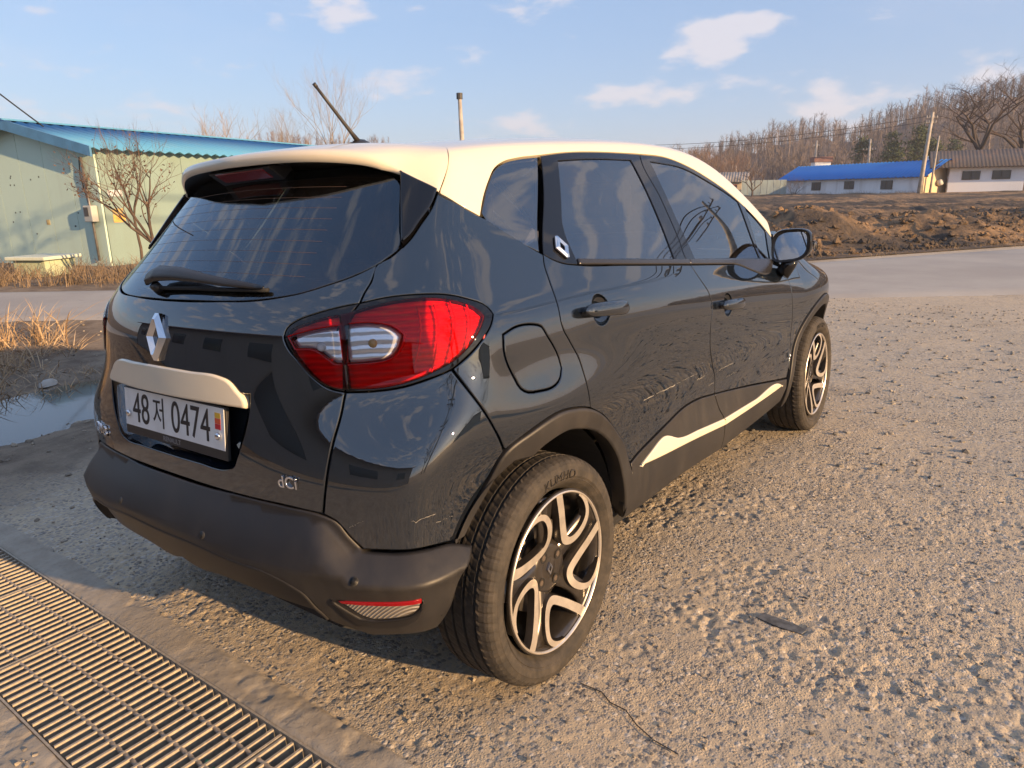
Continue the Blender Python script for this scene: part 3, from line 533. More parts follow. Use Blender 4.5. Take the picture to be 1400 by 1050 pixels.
# gable end towards the car, there for its mirror image in the side
off_house('neighbour_house', 'cream house across the yard, seen only mirrored in the car side', (5.0, -27.0, 0), -math.pi/2, 9.0, 8.0, 2.7, 4.4, OW1, ORF)
off_house('garage', 'grey garage behind the camera, seen only mirrored in the tailgate', (-5.4, -5.0, 0), math.pi/2, 19.0, 5.5, 2.6, 3.6, OW2, ORF)
pole('utility_pole', 'utility pole behind the camera, seen only mirrored in the rear wing', (-3.4, -8.6, 0), (-3.5, -8.7, 8.6), .15, ((.94, .9, Vector((.5, -.85, 0))), (.87, .8, Vector((.5, -.85, 0)))))
pole('utility_pole', 'utility pole beside the yard, seen only mirrored in the front window', (25.0, -6.3, 0), (25.0, -6.3, 8.9), .15, ((.94, .9, Vector((0, 1, 0))), (.87, .8, Vector((0, 1, 0)))))
for k_ in range(4): wire('overhead_wire', ('outermost', 'second', 'third', 'innermost')[k_]+' of four wires along the yard, seen only mirrored in the car', (-3.5+(-.6+.4*k_)*.5, -8.7+(.6-.4*k_)*.85, 8.1-.55*(k_ % 2)), (25.0, -7.1+.53*k_, 8.4-.55*(k_ % 2)), .55, .024)
for i, (x, y, h_) in enumerate(((-5.5, -11, 8), (9.5, -34, 7.5), (17, -36, 9))): tree_thing('bare_tree', ('bare tree behind the camera left of the pole', 'bare tree beside the cream house', 'bare tree beyond the cream house')[i]+', seen only mirrored in the car', (x, y, 0), seed=70+i, h=h_, spread=.6, levels=5, r0=.13, n_main=5, up=.15, trunk=.3, ratio=.76)

# ================================================================== THE CAR
# side half width at mid door
w0=nspl([.10,.20,.30,.42,.55,.68,.80,.88,.95,1.02,1.12,1.24,1.36,1.46,1.60],
        [.74,.79,.830,.850,.848,.856,.868,.870,.858,.828,.787,.737,.682,.632,.55])
zc=nspl([-.60,-.30,0,.4,.8,1.2,1.5,1.75,2.0,2.3,2.6,2.9,3.2,3.4,3.55],
        [1.40,1.462,1.508,1.542,1.560,1.562,1.537,1.467,1.348,1.185,1.05,.99,.94,.86,.74])
rc=nspl([.15,.30,.42,.55,.70,.85,.98,1.06,1.12,1.20,1.30,1.42,1.55],
        [-.55,-.595,-.606,-.606,-.602,-.594,-.582,-.566,-.533,-.457,-.358,-.238,-.11])
def fields(P):
    x,y,z=P[...,0],np.abs(P[...,1]),P[...,2]
    gh=sstep(.95,1.35,z)
    dz=np.clip(.125-.093*x,-.085,.10)*(1-sstep(1.0,1.3,z))*sstep(.45,.80,z)
    W=w0(z-dz)-.016*(1-sstep(-.05,.75,x))
    W=W-(.050+.03*gh)*np.clip((.75-x)/1.3,0,None)**2*1.0
    W=W-.16*np.clip((x-2.35)/1.1,0,None)**2.2-.05*gh*np.clip((x-1.3)/1.0,0,None)**2
    W=W+.050*np.exp(-((x-.02)/.40)**2)*np.exp(-((z-.77)/.115)**2)
    W=W+.030*np.exp(-((x-2.60)/.42)**2)*np.exp(-((z-.80)/.17)**2)
    W=W-.012*np.exp(-((x-1.25)/.75)**4)*np.exp(-((z-.60)/.13)**2)
    side=y-W
    yy=y/.62
    top=z-(zc(x)-(.024*yy**2+.026*yy**4))
    lo=1-sstep(.68,1.0,z)
    bow=(.085-.052*lo)*(y/.6)**2+(.05-.020*lo)*(y/.6)**4
    bow=bow*(1+.22*gh)
    rear=rc(z)+bow-x
    front=x-(3.47-.22*(y/.7)**2-.10*(y/.7)**4-.25*np.clip(z-.72,0,None)**2*4)
    return side,top*.93,rear*.85,front

LOOPS={
'hatch':[(-0.534,-0.0,1.119),(-0.531,-0.1,1.119),(-0.517,-0.232,1.122),(-0.496,-0.336,1.124),(-0.473,-0.4,1.13),(-0.446,-0.455,1.139),(-0.41,-0.503,1.153),(-0.358,-0.557,1.174),(-0.314,-0.588,1.196),(-0.349,-0.599,1.158),(-0.373,-0.599,1.135),(-0.392,-0.601,1.113),(-0.419,-0.566,1.107),(-0.452,-0.52,1.095),(-0.478,-0.481,1.081),(-0.495,-0.459,1.064),(-0.504,-0.455,1.046),(-0.506,-0.465,1.021),(-0.501,-0.493,0.989),(-0.49,-0.53,0.949),(-0.478,-0.566,0.925),(-0.462,-0.601,0.916),(-0.483,-0.601,0.865),(-0.511,-0.598,0.808),(-0.532,-0.596,0.753),(-0.542,-0.589,0.701),(-0.548,-0.578,0.64),(-0.572,-0.469,0.648),(-0.588,-0.361,0.649),(-0.6,-0.19,0.65),(-0.604,-0.0,0.651)],
'lamp_inner':[(-0.392,-0.601,1.113),(-0.419,-0.566,1.107),(-0.452,-0.52,1.095),(-0.478,-0.481,1.081),(-0.495,-0.459,1.064),(-0.504,-0.455,1.046),(-0.506,-0.465,1.021),(-0.501,-0.493,0.989),(-0.49,-0.53,0.949),(-0.478,-0.566,0.925),(-0.462,-0.601,0.916),(-0.453,-0.596,0.959),(-0.447,-0.596,0.998),(-0.437,-0.595,1.042),(-0.42,-0.592,1.083)],
'lamp_outer':[(-0.392,-0.601,1.113),(-0.348,-0.65,1.123),(-0.298,-0.703,1.125),(-0.257,-0.739,1.121),(-0.21,-0.77,1.106),(-0.163,-0.796,1.08),(-0.157,-0.808,1.062),(-0.175,-0.815,1.042),(-0.217,-0.816,1.008),(-0.261,-0.802,0.974),(-0.294,-0.784,0.951),(-0.342,-0.748,0.934),(-0.382,-0.71,0.922),(-0.428,-0.654,0.916),(-0.462,-0.601,0.916),(-0.453,-0.596,0.959),(-0.447,-0.596,0.998),(-0.437,-0.595,1.042),(-0.42,-0.592,1.083)],
'rear_glass':[(-0.531,-0.0,1.122),(-0.528,-0.1,1.123),(-0.515,-0.231,1.123),(-0.494,-0.335,1.126),(-0.472,-0.399,1.132),(-0.445,-0.454,1.14),(-0.409,-0.502,1.155),(-0.357,-0.556,1.176),(-0.312,-0.587,1.197),(-0.283,-0.601,1.214),(-0.259,-0.61,1.23),(-0.225,-0.586,1.278),(-0.191,-0.558,1.331),(-0.155,-0.527,1.386),(-0.156,-0.42,1.435),(-0.191,-0.25,1.445),(-0.205,-0.0,1.45)],
'fin':[(-0.137,-0.512,1.412),(-0.128,-0.568,1.385),(-0.111,-0.612,1.359),(-0.149,-0.621,1.318),(-0.19,-0.621,1.283),(-0.233,-0.619,1.246),(-0.255,-0.612,1.232),(-0.225,-0.586,1.278),(-0.18,-0.548,1.349)],
'quarter_panel':[(-0.111,-0.615,1.356),(-0.072,-0.648,1.325),(-0.016,-0.67,1.292),(-0.005,-0.673,1.287),(0.05,-0.696,1.25),(0.098,-0.719,1.216),(0.153,-0.747,1.179),(0.133,-0.763,1.153),(0.119,-0.784,1.121),(0.102,-0.813,1.078),(0.093,-0.831,1.043),(0.092,-0.842,0.992),(0.116,-0.848,0.951),(0.147,-0.856,0.896),(0.157,-0.869,0.837),(0.164,-0.875,0.788),(0.177,-0.871,0.748),(0.101,-0.875,0.769),(-0.009,-0.872,0.778),(-0.102,-0.862,0.759),(-0.189,-0.843,0.729),(-0.251,-0.836,0.849),(-0.275,-0.814,0.901),(-0.293,-0.784,0.952),(-0.261,-0.802,0.974),(-0.217,-0.816,1.008),(-0.175,-0.815,1.042),(-0.157,-0.808,1.062),(-0.163,-0.796,1.08),(-0.21,-0.77,1.106),(-0.257,-0.739,1.121),(-0.298,-0.703,1.125),(-0.348,-0.65,1.123),(-0.392,-0.601,1.113),(-0.373,-0.599,1.135),(-0.349,-0.599,1.158),(-0.314,-0.588,1.196),(-0.287,-0.604,1.209),(-0.261,-0.613,1.226),(-0.233,-0.619,1.246),(-0.19,-0.621,1.283),(-0.149,-0.621,1.318),(-0.111,-0.612,1.359)],
'bumper_corner':[(-0.294,-0.784,0.951),(-0.342,-0.748,0.934),(-0.382,-0.71,0.922),(-0.428,-0.654,0.916),(-0.462,-0.601,0.916),(-0.483,-0.601,0.865),(-0.511,-0.598,0.808),(-0.532,-0.596,0.753),(-0.542,-0.589,0.701),(-0.548,-0.578,0.64),(-0.538,-0.609,0.627),(-0.53,-0.637,0.596),(-0.517,-0.672,0.56),(-0.493,-0.724,0.561),(-0.445,-0.777,0.558),(-0.342,-0.797,0.541),(-0.287,-0.803,0.601),(-0.238,-0.817,0.657),(-0.212,-0.831,0.699),(-0.19,-0.843,0.73),(-0.251,-0.836,0.849),(-0.275,-0.814,0.901)],
'quarter_glass':[(0.343,-0.615,1.458),(0.237,-0.612,1.449),(0.176,-0.613,1.439),(0.122,-0.619,1.419),(0.075,-0.633,1.385),(-0.006,-0.665,1.304),(-0.003,-0.672,1.289),(0.148,-0.744,1.184)],
'roof':[(0.025,-0.517,1.481),(-0.011,-0.567,1.461),(-0.043,-0.592,1.427),(-0.08,-0.607,1.387),(-0.111,-0.615,1.356),(-0.072,-0.648,1.325),(-0.016,-0.67,1.292),(-0.006,-0.665,1.304),(0.075,-0.633,1.385),(0.122,-0.619,1.419),(0.176,-0.613,1.439),(0.237,-0.612,1.449),(0.35,-0.615,1.459),(0.477,-0.617,1.47),(0.665,-0.62,1.477),(0.846,-0.62,1.478),(0.976,-0.621,1.478),(1.213,-0.627,1.468),(1.358,-0.643,1.439),(1.52,-0.665,1.391),(1.72,-0.693,1.317),(1.886,-0.724,1.234),(2.032,-0.75,1.147),(2.085,-0.762,1.107),(2.13,-0.7,1.201),(1.95,-0.655,1.313),(1.75,-0.62,1.414),(1.6,-0.57,1.476),(1.53,-0.45,1.512),(1.49,-0.25,1.534),(1.48,-0.001,1.54),(1.2,-0.001,1.562),(0.8,-0.001,1.56),(0.4,-0.001,1.542),(0.03,-0.001,1.512),(0.03,-0.25,1.507),(0.035,-0.42,1.496)],
'windscreen':[(2.13,-0.7,1.201),(1.95,-0.655,1.313),(1.75,-0.62,1.414),(1.6,-0.57,1.476),(1.53,-0.45,1.512),(1.49,-0.25,1.534),(1.48,-0.001,1.54),(2.0,-0.001,1.348),(2.5,-0.001,1.087),(2.48,-0.3,1.089),(2.36,-0.58,1.113)],
'rear_door':[(0.154,-0.746,1.181),(0.176,-0.758,1.166),(0.217,-0.772,1.15),(0.278,-0.782,1.14),(0.496,-0.803,1.12),(0.989,-0.817,1.075),(1.018,-0.841,1.021),(1.058,-0.863,0.96),(1.071,-0.87,0.914),(1.06,-0.869,0.845),(1.072,-0.862,0.781),(1.14,-0.845,0.675),(1.19,-0.837,0.601),(1.189,-0.838,0.541),(0.998,-0.837,0.563),(0.88,-0.838,0.562),(0.753,-0.84,0.544),(0.626,-0.842,0.524),(0.507,-0.842,0.501),(0.458,-0.841,0.486),(0.442,-0.84,0.511),(0.432,-0.838,0.545),(0.371,-0.84,0.621),(0.282,-0.853,0.693),(0.174,-0.871,0.748),(0.164,-0.875,0.788),(0.157,-0.869,0.837),(0.147,-0.856,0.896),(0.116,-0.848,0.951),(0.092,-0.842,0.992),(0.093,-0.831,1.043),(0.102,-0.813,1.078),(0.119,-0.784,1.121),(0.133,-0.763,1.153)],
'front_door':[(0.989,-0.817,1.075),(1.4,-0.818,1.039),(1.934,-0.817,0.992),(2.064,-0.828,0.958),(2.065,-0.863,0.882),(2.069,-0.876,0.813),(2.117,-0.865,0.676),(2.173,-0.848,0.546),(2.141,-0.85,0.454),(2.116,-0.849,0.402),(1.629,-0.845,0.479),(1.189,-0.838,0.541),(1.19,-0.837,0.601),(1.14,-0.845,0.675),(1.072,-0.862,0.781),(1.06,-0.869,0.845),(1.071,-0.87,0.914),(1.058,-0.863,0.96),(1.018,-0.841,1.021)],
'rear_frame':[(0.35,-0.616,1.458),(0.477,-0.617,1.47),(0.665,-0.62,1.477),(0.846,-0.62,1.478),(0.983,-0.621,1.477),(0.966,-0.635,1.454),(0.986,-0.703,1.316),(0.986,-0.775,1.163),(0.975,-0.806,1.099),(0.989,-0.817,1.075),(0.731,-0.814,1.099),(0.496,-0.803,1.12),(0.278,-0.782,1.14),(0.217,-0.772,1.15),(0.176,-0.758,1.166),(0.154,-0.746,1.181),(0.281,-0.669,1.343)],
'rear_window':[(0.425,-0.631,1.442),(0.637,-0.635,1.451),(0.886,-0.636,1.452),(0.898,-0.683,1.357),(0.9,-0.743,1.23),(0.877,-0.805,1.108),(0.286,-0.771,1.157),(0.31,-0.716,1.25),(0.352,-0.686,1.319)],
'front_frame':[(0.983,-0.621,1.477),(1.213,-0.627,1.468),(1.358,-0.643,1.439),(1.52,-0.665,1.391),(1.72,-0.693,1.317),(1.886,-0.724,1.234),(2.032,-0.75,1.147),(2.085,-0.762,1.107),(2.016,-0.789,1.049),(1.934,-0.817,0.992),(1.4,-0.818,1.039),(0.989,-0.817,1.075),(0.975,-0.806,1.099),(0.986,-0.775,1.163),(0.986,-0.703,1.316),(0.966,-0.635,1.454)],
'front_window':[(1.038,-0.637,1.45),(1.314,-0.65,1.426),(1.501,-0.673,1.375),(1.708,-0.698,1.309),(1.773,-0.707,1.283),(1.772,-0.758,1.159),(1.788,-0.804,1.034),(1.058,-0.806,1.093),(1.046,-0.722,1.274)],
'front_quarter_window':[(1.838,-0.716,1.257),(1.927,-0.734,1.202),(2.022,-0.753,1.139),(1.934,-0.804,1.021),(1.809,-0.806,1.029)],
'belt_rear':[(0.287,-0.772,1.157),(0.512,-0.795,1.135),(0.99,-0.808,1.095),(0.989,-0.817,1.075),(0.496,-0.803,1.12),(0.278,-0.782,1.14)],
'belt_front':[(0.99,-0.808,1.095),(1.423,-0.809,1.058),(1.964,-0.807,1.012),(1.934,-0.817,0.992),(1.4,-0.818,1.039),(0.989,-0.817,1.075)],
'fuel_door':[(-0.147,-0.827,1.011),(-0.099,-0.827,1.022),(-0.026,-0.832,1.018),(0.004,-0.836,1.008),(0.018,-0.839,0.987),(0.058,-0.849,0.917),(0.062,-0.855,0.887),(0.044,-0.861,0.862),(0.01,-0.863,0.848),(-0.055,-0.858,0.85),(-0.093,-0.854,0.856),(-0.115,-0.848,0.87),(-0.129,-0.841,0.898),(-0.153,-0.831,0.973)],
'clad_rear':[(0.458,-0.841,0.486),(0.507,-0.842,0.501),(0.626,-0.842,0.524),(0.753,-0.84,0.544),(0.88,-0.838,0.562),(0.998,-0.837,0.563),(1.178,-0.838,0.544),(1.21,-0.845,0.477),(1.26,-0.848,0.418),(1.275,-0.846,0.382),(1.3,-0.82,0.27),(0.966,-0.829,0.297),(0.687,-0.831,0.304),(0.433,-0.822,0.298),(0.419,-0.836,0.364),(0.435,-0.842,0.413),(0.464,-0.843,0.452)],
'clad_front':[(1.178,-0.838,0.544),(1.629,-0.845,0.479),(2.117,-0.849,0.398),(2.135,-0.842,0.347),(2.091,-0.824,0.282),(2.003,-0.823,0.277),(1.67,-0.82,0.271),(1.3,-0.82,0.27),(1.275,-0.846,0.382),(1.26,-0.848,0.418),(1.21,-0.845,0.477)],
'strip_rear':[(0.502,-0.844,0.459),(0.592,-0.845,0.487),(0.692,-0.843,0.51),(0.813,-0.846,0.471),(1.004,-0.847,0.45),(1.252,-0.848,0.425),(1.269,-0.847,0.39),(0.967,-0.848,0.419),(0.71,-0.848,0.44)],
'strip_front':[(1.252,-0.848,0.425),(1.626,-0.848,0.412),(2.012,-0.848,0.395),(2.041,-0.847,0.381),(1.995,-0.847,0.38),(1.633,-0.846,0.382),(1.269,-0.847,0.39)],
'flare_o':[(-0.342,-0.797,0.541),(-0.238,-0.817,0.657),(-0.189,-0.843,0.729),(-0.102,-0.862,0.759),(-0.009,-0.872,0.778),(0.101,-0.875,0.769),(0.174,-0.871,0.748),(0.282,-0.853,0.693),(0.371,-0.84,0.621),(0.432,-0.838,0.545),(0.442,-0.84,0.511),(0.464,-0.843,0.452)],
'flare_i':[(-0.076,-0.838,0.678),(-0.033,-0.85,0.699),(0.044,-0.859,0.713),(0.149,-0.853,0.692),(0.266,-0.84,0.641),(0.338,-0.835,0.584),(0.38,-0.837,0.523),(0.401,-0.84,0.448),(0.418,-0.836,0.365),(0.434,-0.822,0.3)],
'bumper':[(-0.604,-0.0,0.648),(-0.601,-0.191,0.647),(-0.588,-0.36,0.646),(-0.573,-0.469,0.644),(-0.549,-0.574,0.636),(-0.538,-0.61,0.624),(-0.53,-0.638,0.592),(-0.517,-0.671,0.557),(-0.493,-0.723,0.556),(-0.446,-0.777,0.555),(-0.352,-0.805,0.544),(-0.314,-0.829,0.527),(-0.373,-0.84,0.473),(-0.385,-0.808,0.387),(-0.391,-0.766,0.324),(-0.462,-0.74,0.333),(-0.5,-0.644,0.318),(-0.539,-0.609,0.347),(-0.564,-0.578,0.368),(-0.589,-0.565,0.409),(-0.611,-0.542,0.455),(-0.621,-0.513,0.47),(-0.636,-0.459,0.49),(-0.651,-0.352,0.496),(-0.661,-0.194,0.505),(-0.663,-0.0,0.502)],
'diffuser':[(-0.662,-0.0,0.5),(-0.661,-0.192,0.502),(-0.651,-0.35,0.493),(-0.636,-0.458,0.487),(-0.621,-0.513,0.468),(-0.61,-0.542,0.452),(-0.589,-0.563,0.406),(-0.564,-0.575,0.366),(-0.587,-0.519,0.375),(-0.617,-0.386,0.389),(-0.632,-0.214,0.396),(-0.629,-0.052,0.382),(-0.636,-0.0,0.398)],
'fog':[(-0.576,-0.635,0.45),(-0.536,-0.73,0.455),(-0.48,-0.809,0.46),(-0.477,-0.801,0.435),(-0.485,-0.785,0.419),(-0.507,-0.745,0.404),(-0.53,-0.694,0.397),(-0.544,-0.673,0.407),(-0.562,-0.654,0.43)],
'fog_trim':[(-0.584,-0.614,0.45),(-0.543,-0.665,0.397),(-0.529,-0.693,0.394),(-0.507,-0.744,0.402),(-0.483,-0.785,0.416),(-0.476,-0.802,0.438),(-0.479,-0.81,0.46),(-0.473,-0.809,0.448),(-0.47,-0.801,0.424),(-0.474,-0.779,0.391),(-0.498,-0.731,0.371),(-0.53,-0.656,0.364),(-0.551,-0.639,0.389)],
'sensor':[(-0.568,-0.689,0.51)],
'lamp_red':[(-0.499,-0.469,1.043),(-0.492,-0.477,1.055),(-0.471,-0.511,1.07),(-0.444,-0.552,1.082),(-0.418,-0.589,1.088),(-0.377,-0.636,1.102),(-0.332,-0.683,1.11),(-0.29,-0.724,1.11),(-0.247,-0.762,1.099),(-0.208,-0.79,1.078),(-0.198,-0.803,1.061),(-0.221,-0.807,1.038),(-0.261,-0.798,1.0),(-0.292,-0.78,0.975),(-0.329,-0.753,0.956),(-0.37,-0.716,0.939),(-0.416,-0.664,0.929),(-0.449,-0.615,0.929),(-0.464,-0.589,0.93),(-0.48,-0.555,0.941),(-0.49,-0.526,0.963),(-0.499,-0.493,1.003)],
'lamp_clear':[(-0.491,-0.491,1.041),(-0.463,-0.542,1.054),(-0.429,-0.597,1.061),(-0.398,-0.642,1.061),(-0.381,-0.669,1.053),(-0.372,-0.687,1.036),(-0.381,-0.685,1.014),(-0.395,-0.671,0.994),(-0.417,-0.643,0.988),(-0.442,-0.606,0.987),(-0.458,-0.581,0.987),(-0.465,-0.564,1.0),(-0.473,-0.543,1.015),(-0.49,-0.507,1.018)],
'recess':[(-0.595,-0.249,0.708),(-0.591,-0.3,0.716),(-0.588,-0.32,0.738),(-0.571,-0.369,0.818),(-0.557,-0.381,0.874)],
'bar':[(-0.571,0.242,0.941),(-0.585,0.004,0.951),(-0.58,-0.145,0.949),(-0.565,-0.284,0.945),(-0.56,-0.315,0.938),(-0.557,-0.345,0.916),(-0.556,-0.378,0.883),(-0.557,-0.378,0.877),(-0.569,-0.32,0.875),(-0.588,-0.137,0.876),(-0.589,0.106,0.883),(-0.575,0.28,0.875),(-0.571,0.284,0.898)],
'logo':[(-0.575,-0.009,1.029)],
'badge_dci':[(-0.572,-0.461,0.704),(-0.561,-0.516,0.704)],
'badge_qm':[(-0.553,0.553,0.688),(-0.587,0.35,0.711)],
'rhandle':[(0.173,-0.84,1.027),(0.396,-0.858,0.996),(0.285,-0.846,1.029),(0.274,-0.852,0.996),(0.32,-0.839,1.054),(0.288,-0.855,0.975)],
'fhandle':[(1.105,-0.869,0.916),(1.366,-0.87,0.88)],
'lozenge':[(0.243,-0.746,1.191)],
'wiper':[(-0.477,0.139,1.175),(-0.469,0.058,1.187),(-0.476,-0.139,1.176),(-0.462,-0.348,1.158)],
'scratch':[(0.546,-0.848,0.676),(0.796,-0.845,0.671),(0.993,-0.844,0.669),(1.182,-0.84,0.634),(1.379,-0.84,0.631),(1.302,-0.837,0.585),(1.428,-0.837,0.581),(1.001,-0.84,0.642),(1.077,-0.84,0.641),(1.126,-0.837,0.592),(1.175,-0.837,0.591),(-0.454,-0.772,0.629),(-0.393,-0.796,0.635),(-0.398,-0.793,0.61),(-0.348,-0.799,0.609),(-0.527,-0.643,0.617),(-0.513,-0.678,0.631)],
}

def f_body(P):
    s, t, r, fr = fields(P)
    def smax(a, b, k):
        return np.maximum(a, b)+k*np.log1p(np.exp(-np.abs(a-b)/k))
    return smax(smax(smax(s, r, .022), t, .014), fr, .04)
bshape = nspl([-.3, 0, .03, .07, .105, .122, .135, .17, .23, .4], [0, 0, .016, .036, .050, .054, .052, .045, .036, .022])
def f_bump(P):
    a = np.degrees(np.arctan2(-P[..., 0], np.abs(P[..., 1]))); z0 = .552+.08*sstep(37, 47, a)+.025*sstep(47, 90, a); t = (z0-P[..., 2])/(.45+.55*sstep(36, 50, a))
    return f_body(P)-np.where(t > 0, bshape(t), 0)+np.clip(.46-P[..., 2], 0, None)**2*1.6
def gradn(fn, P, h=2e-4):
    g = np.stack([fn(P+h*e)-fn(P-h*e) for e in np.eye(3)], -1)
    return g/np.linalg.norm(g, axis=-1, keepdims=True)
# fan chart: u runs forward along the side (x) and round the corner to the tail, v is the angle of the ray from the car's core
class Chart:
    def __init__(s, zc=.95, flip=None): s.zc = zc; s.flip = flip
    def fx(s, P):
        P = np.array(P, float)
        if s.flip is not None: P[..., 0] = s.flip-P[..., 0]
        return P
    def to(s, P):
        P = s.fx(P); x, y, z = P[..., 0], P[..., 1], P[..., 2]
        ang = np.arctan2(np.maximum(-x, 0), -y); rad = np.where(x >= 0, np.abs(y), np.hypot(x, y))
        return np.stack([np.where(x >= 0, x, -.6*ang), .8*np.arctan2(z-s.zc, rad)], -1)
    def back(s, U, fn):
        u, ph = U[..., 0], U[..., 1]/.8; ang = np.where(u < 0, -u/.6, 0)
        O = np.stack([np.maximum(u, 0), 0*u, 0*u+s.zc], -1); Dn = np.stack([-np.sin(ang)*np.cos(ph), -np.cos(ang)*np.cos(ph), np.sin(ph)], -1)
        O = s.fx(O)
        if s.flip is not None: Dn = Dn*np.array([-1, 1, 1.])
        a = np.full(u.shape, .03); b = np.full(u.shape, 1.5)
        for _ in range(26):
            m = (a+b)/2; g = fn(O+Dn*m[..., None]); a = np.where(g < 0, m, a); b = np.where(g < 0, b, m)
        return O+Dn*((a+b)/2)[..., None]
SIDE = Chart()
def refine(p, step, corner=42):
    """closed 2-D loop: smooth where it bends gently, keep corners"""
    p = np.asarray(p, float); n = len(p); out = []; tan = []
    for i in range(n):
        a = p[i]-p[i-1]; b = p[(i+1) % n]-p[i]; la, lb = np.linalg.norm(a)+1e-9, np.linalg.norm(b)+1e-9
        if np.dot(a, b)/(la*lb) < math.cos(R(corner)): tan.append(None)
        else:
            t = a/la*lb+b/lb*la; tan.append(t/(np.linalg.norm(t)+1e-9))
    for i in range(n):
        j = (i+1) % n; d = p[j]-p[i]; ln = np.linalg.norm(d); t0 = (tan[i] if tan[i] is not None else d/(ln+1e-9))*ln; t1 = (tan[j] if tan[j] is not None else d/(ln+1e-9))*ln
        k = max(1, int(math.ceil(ln/step)))
        for q in range(k):
            s = q/k; out.append((2*s**3-3*s*s+1)*p[i]+(s**3-2*s*s+s)*t0+(-2*s**3+3*s*s)*p[j]+(s**3-s*s)*t1)
    return np.array(out)
def area(p): return .5*np.sum(p[:, 0]*np.roll(p[:, 1], -1)-np.roll(p[:, 0], -1)*p[:, 1])
def inset_loop(p, d):
    """offset a counter-clockwise closed loop inwards by d"""
    e = np.roll(p, -1, 0)-p; e /= np.linalg.norm(e, axis=1, keepdims=True)+1e-12; nn = np.stack([-e[:, 1], e[:, 0]], -1)
    m = nn+np.roll(nn, 1, 0); ln = np.linalg.norm(m, axis=1, keepdims=True); m = m/np.maximum(ln, .3); c = np.clip((m*nn).sum(1, keepdims=True), .45, 1)
    return p+m*d/c
def inside(q, loops):
    r = np.zeros(len(q), bool)
    for p in loops:
        x1, y1 = p[:, 0], p[:, 1]; x2, y2 = np.roll(x1, -1), np.roll(y1, -1)
        for k in range(0, len(q), 4000):
            a = q[k:k+4000]; c = ((y1[None] > a[:, 1:2]) != (y2[None] > a[:, 1:2])) & (a[:, 0:1] < (x2-x1)[None]*(a[:, 1:2]-y1[None])/(y2-y1+1e-15)[None]+x1[None]); r[k:k+4000] ^= (c.sum(1) % 2 == 1)
    return r
def panel_data(loop, fn=f_body, ch=SIDE, off=0., gap=.0016, rim=.003, drop=.0015, flange=.018, holes=(), step=.02, lstep=.014, sym=False):
    """a body panel lying on surface fn, bounded by a loop of points; rolled edge and inward flange"""
    loop = [tuple(p) for p in loop]
    if sym: loop = [p for p in loop]+[(p[0], -p[1], p[2]) for p in reversed(loop) if abs(p[1]) > .002]
    loops2 = []
    for k, lp in enumerate([loop]+list(holes)):
        q = ch.to(np.array(lp, float)); q = refine(q, lstep)
        if (area(q) > 0) != (k == 0): q = q[::-1]          # holes run clockwise so that "inwards" grows the hole
        loops2.append(q)
    L0 = [inset_loop(q, gap) for q in loops2]; L1 = [inset_loop(q, gap+rim) for q in loops2]
    allp = np.concatenate(L1); lo, hi = allp.min(0), allp.max(0)
    gx, gy = np.meshgrid(np.arange(lo[0], hi[0], step), np.arange(lo[1], hi[1], step*.87)); gx = gx+(np.arange(gx.shape[0]) % 2)[:, None]*step*.5
    g = np.stack([gx.ravel(), gy.ravel()], -1); g = g[inside(g, L1)]
    if len(g):
        dmin = np.full(len(g), 9.)
        for q in L1:
            for k in range(0, len(g), 3000): dmin[k:k+3000] = np.minimum(dmin[k:k+3000], np.sqrt(((g[k:k+3000, None]-q[None])**2).sum(-1)).min(1))
        g = g[dmin > step*.45]
    pts = np.concatenate([allp, g]) if len(g) else allp; edges = []; b = 0
    for q in L1: edges += [(b+i, b+(i+1) % len(q)) for i in range(len(q))]; b += len(q)
    vv, _, ff, ov, _, _ = delaunay_2d_cdt([Vector(p) for p in pts], edges, [], 0, 1e-7)
    v2 = np.array([tuple(p) for p in vv]); ff = [tuple(q) for q in ff]
    cen = np.array([v2[list(q)].mean(0) for q in ff]); keep = inside(cen, L1); ff = [q for q, kk in zip(ff, keep) if kk]
    P = ch.back(v2, fn); Nn = gradn(fn, P); P = P+Nn*off
    V = [P]; NN = [Nn]; F = []
    for q in ff:
        a, b_, c = P[q[0]], P[q[1]], P[q[2]]
        F.append(q if np.dot(np.cross(b_-a, c-a), Nn[q[0]]) > 0 else q[::-1])
    base = len(P)
    for q0, q1 in zip(L0, L1):
        n = len(q0); A = ch.back(q1, fn); An = gradn(fn, A); A = A+An*off; B = ch.back(q0, fn); Bn = gradn(fn, B); Bt = B+Bn*(off-drop)
        out = B+Bn*off-A; out /= np.linalg.norm(out, axis=1, keepdims=True)+1e-12
        nb = An*.55+out*.85; nb /= np.linalg.norm(nb, axis=1, keepdims=True)
        C_ = Bt-Bn*flange
        V += [A, Bt, Bt, C_]; NN += [An, nb, out, out]
        for i in range(n):
            j = (i+1) % n
            for s in ((0, 1), (2, 3)):
                quad = (base+s[0]*n+i, base+s[0]*n+j, base+s[1]*n+j, base+s[1]*n+i)
                p0, p1, p3 = V[-4+s[0]][i], V[-4+s[0]][j], V[-4+s[1]][i]; nr = np.cross(p1-p0, p3-p0)
                F.append(quad if np.dot(nr, NN[-4+s[1]][i]) > 0 else quad[::-1])
        base += 4*n
    return np.concatenate(V), np.concatenate(NN), F
def panel(name, loop, mat, parent, both=False, **k):
    V, Nn, F = panel_data(loop, **k); res = [ob(name, mesh(name, V, F, Nn), parent, mat)]
    if both:
        s = np.array([1, -1, 1.]); res.append(ob(name, mesh(name, V*s, [q[::-1] for q in F], Nn*s), parent, mat))
    return res if both else res[0]
def side_pt(x, z, fn=f_body):
    a, b = 0., 1.2
    for _ in range(34):
        m = (a+b)/2
        if fn(np.array([x, -m, z])) < 0: a = m
        else: b = m
    return (x, -a, z)
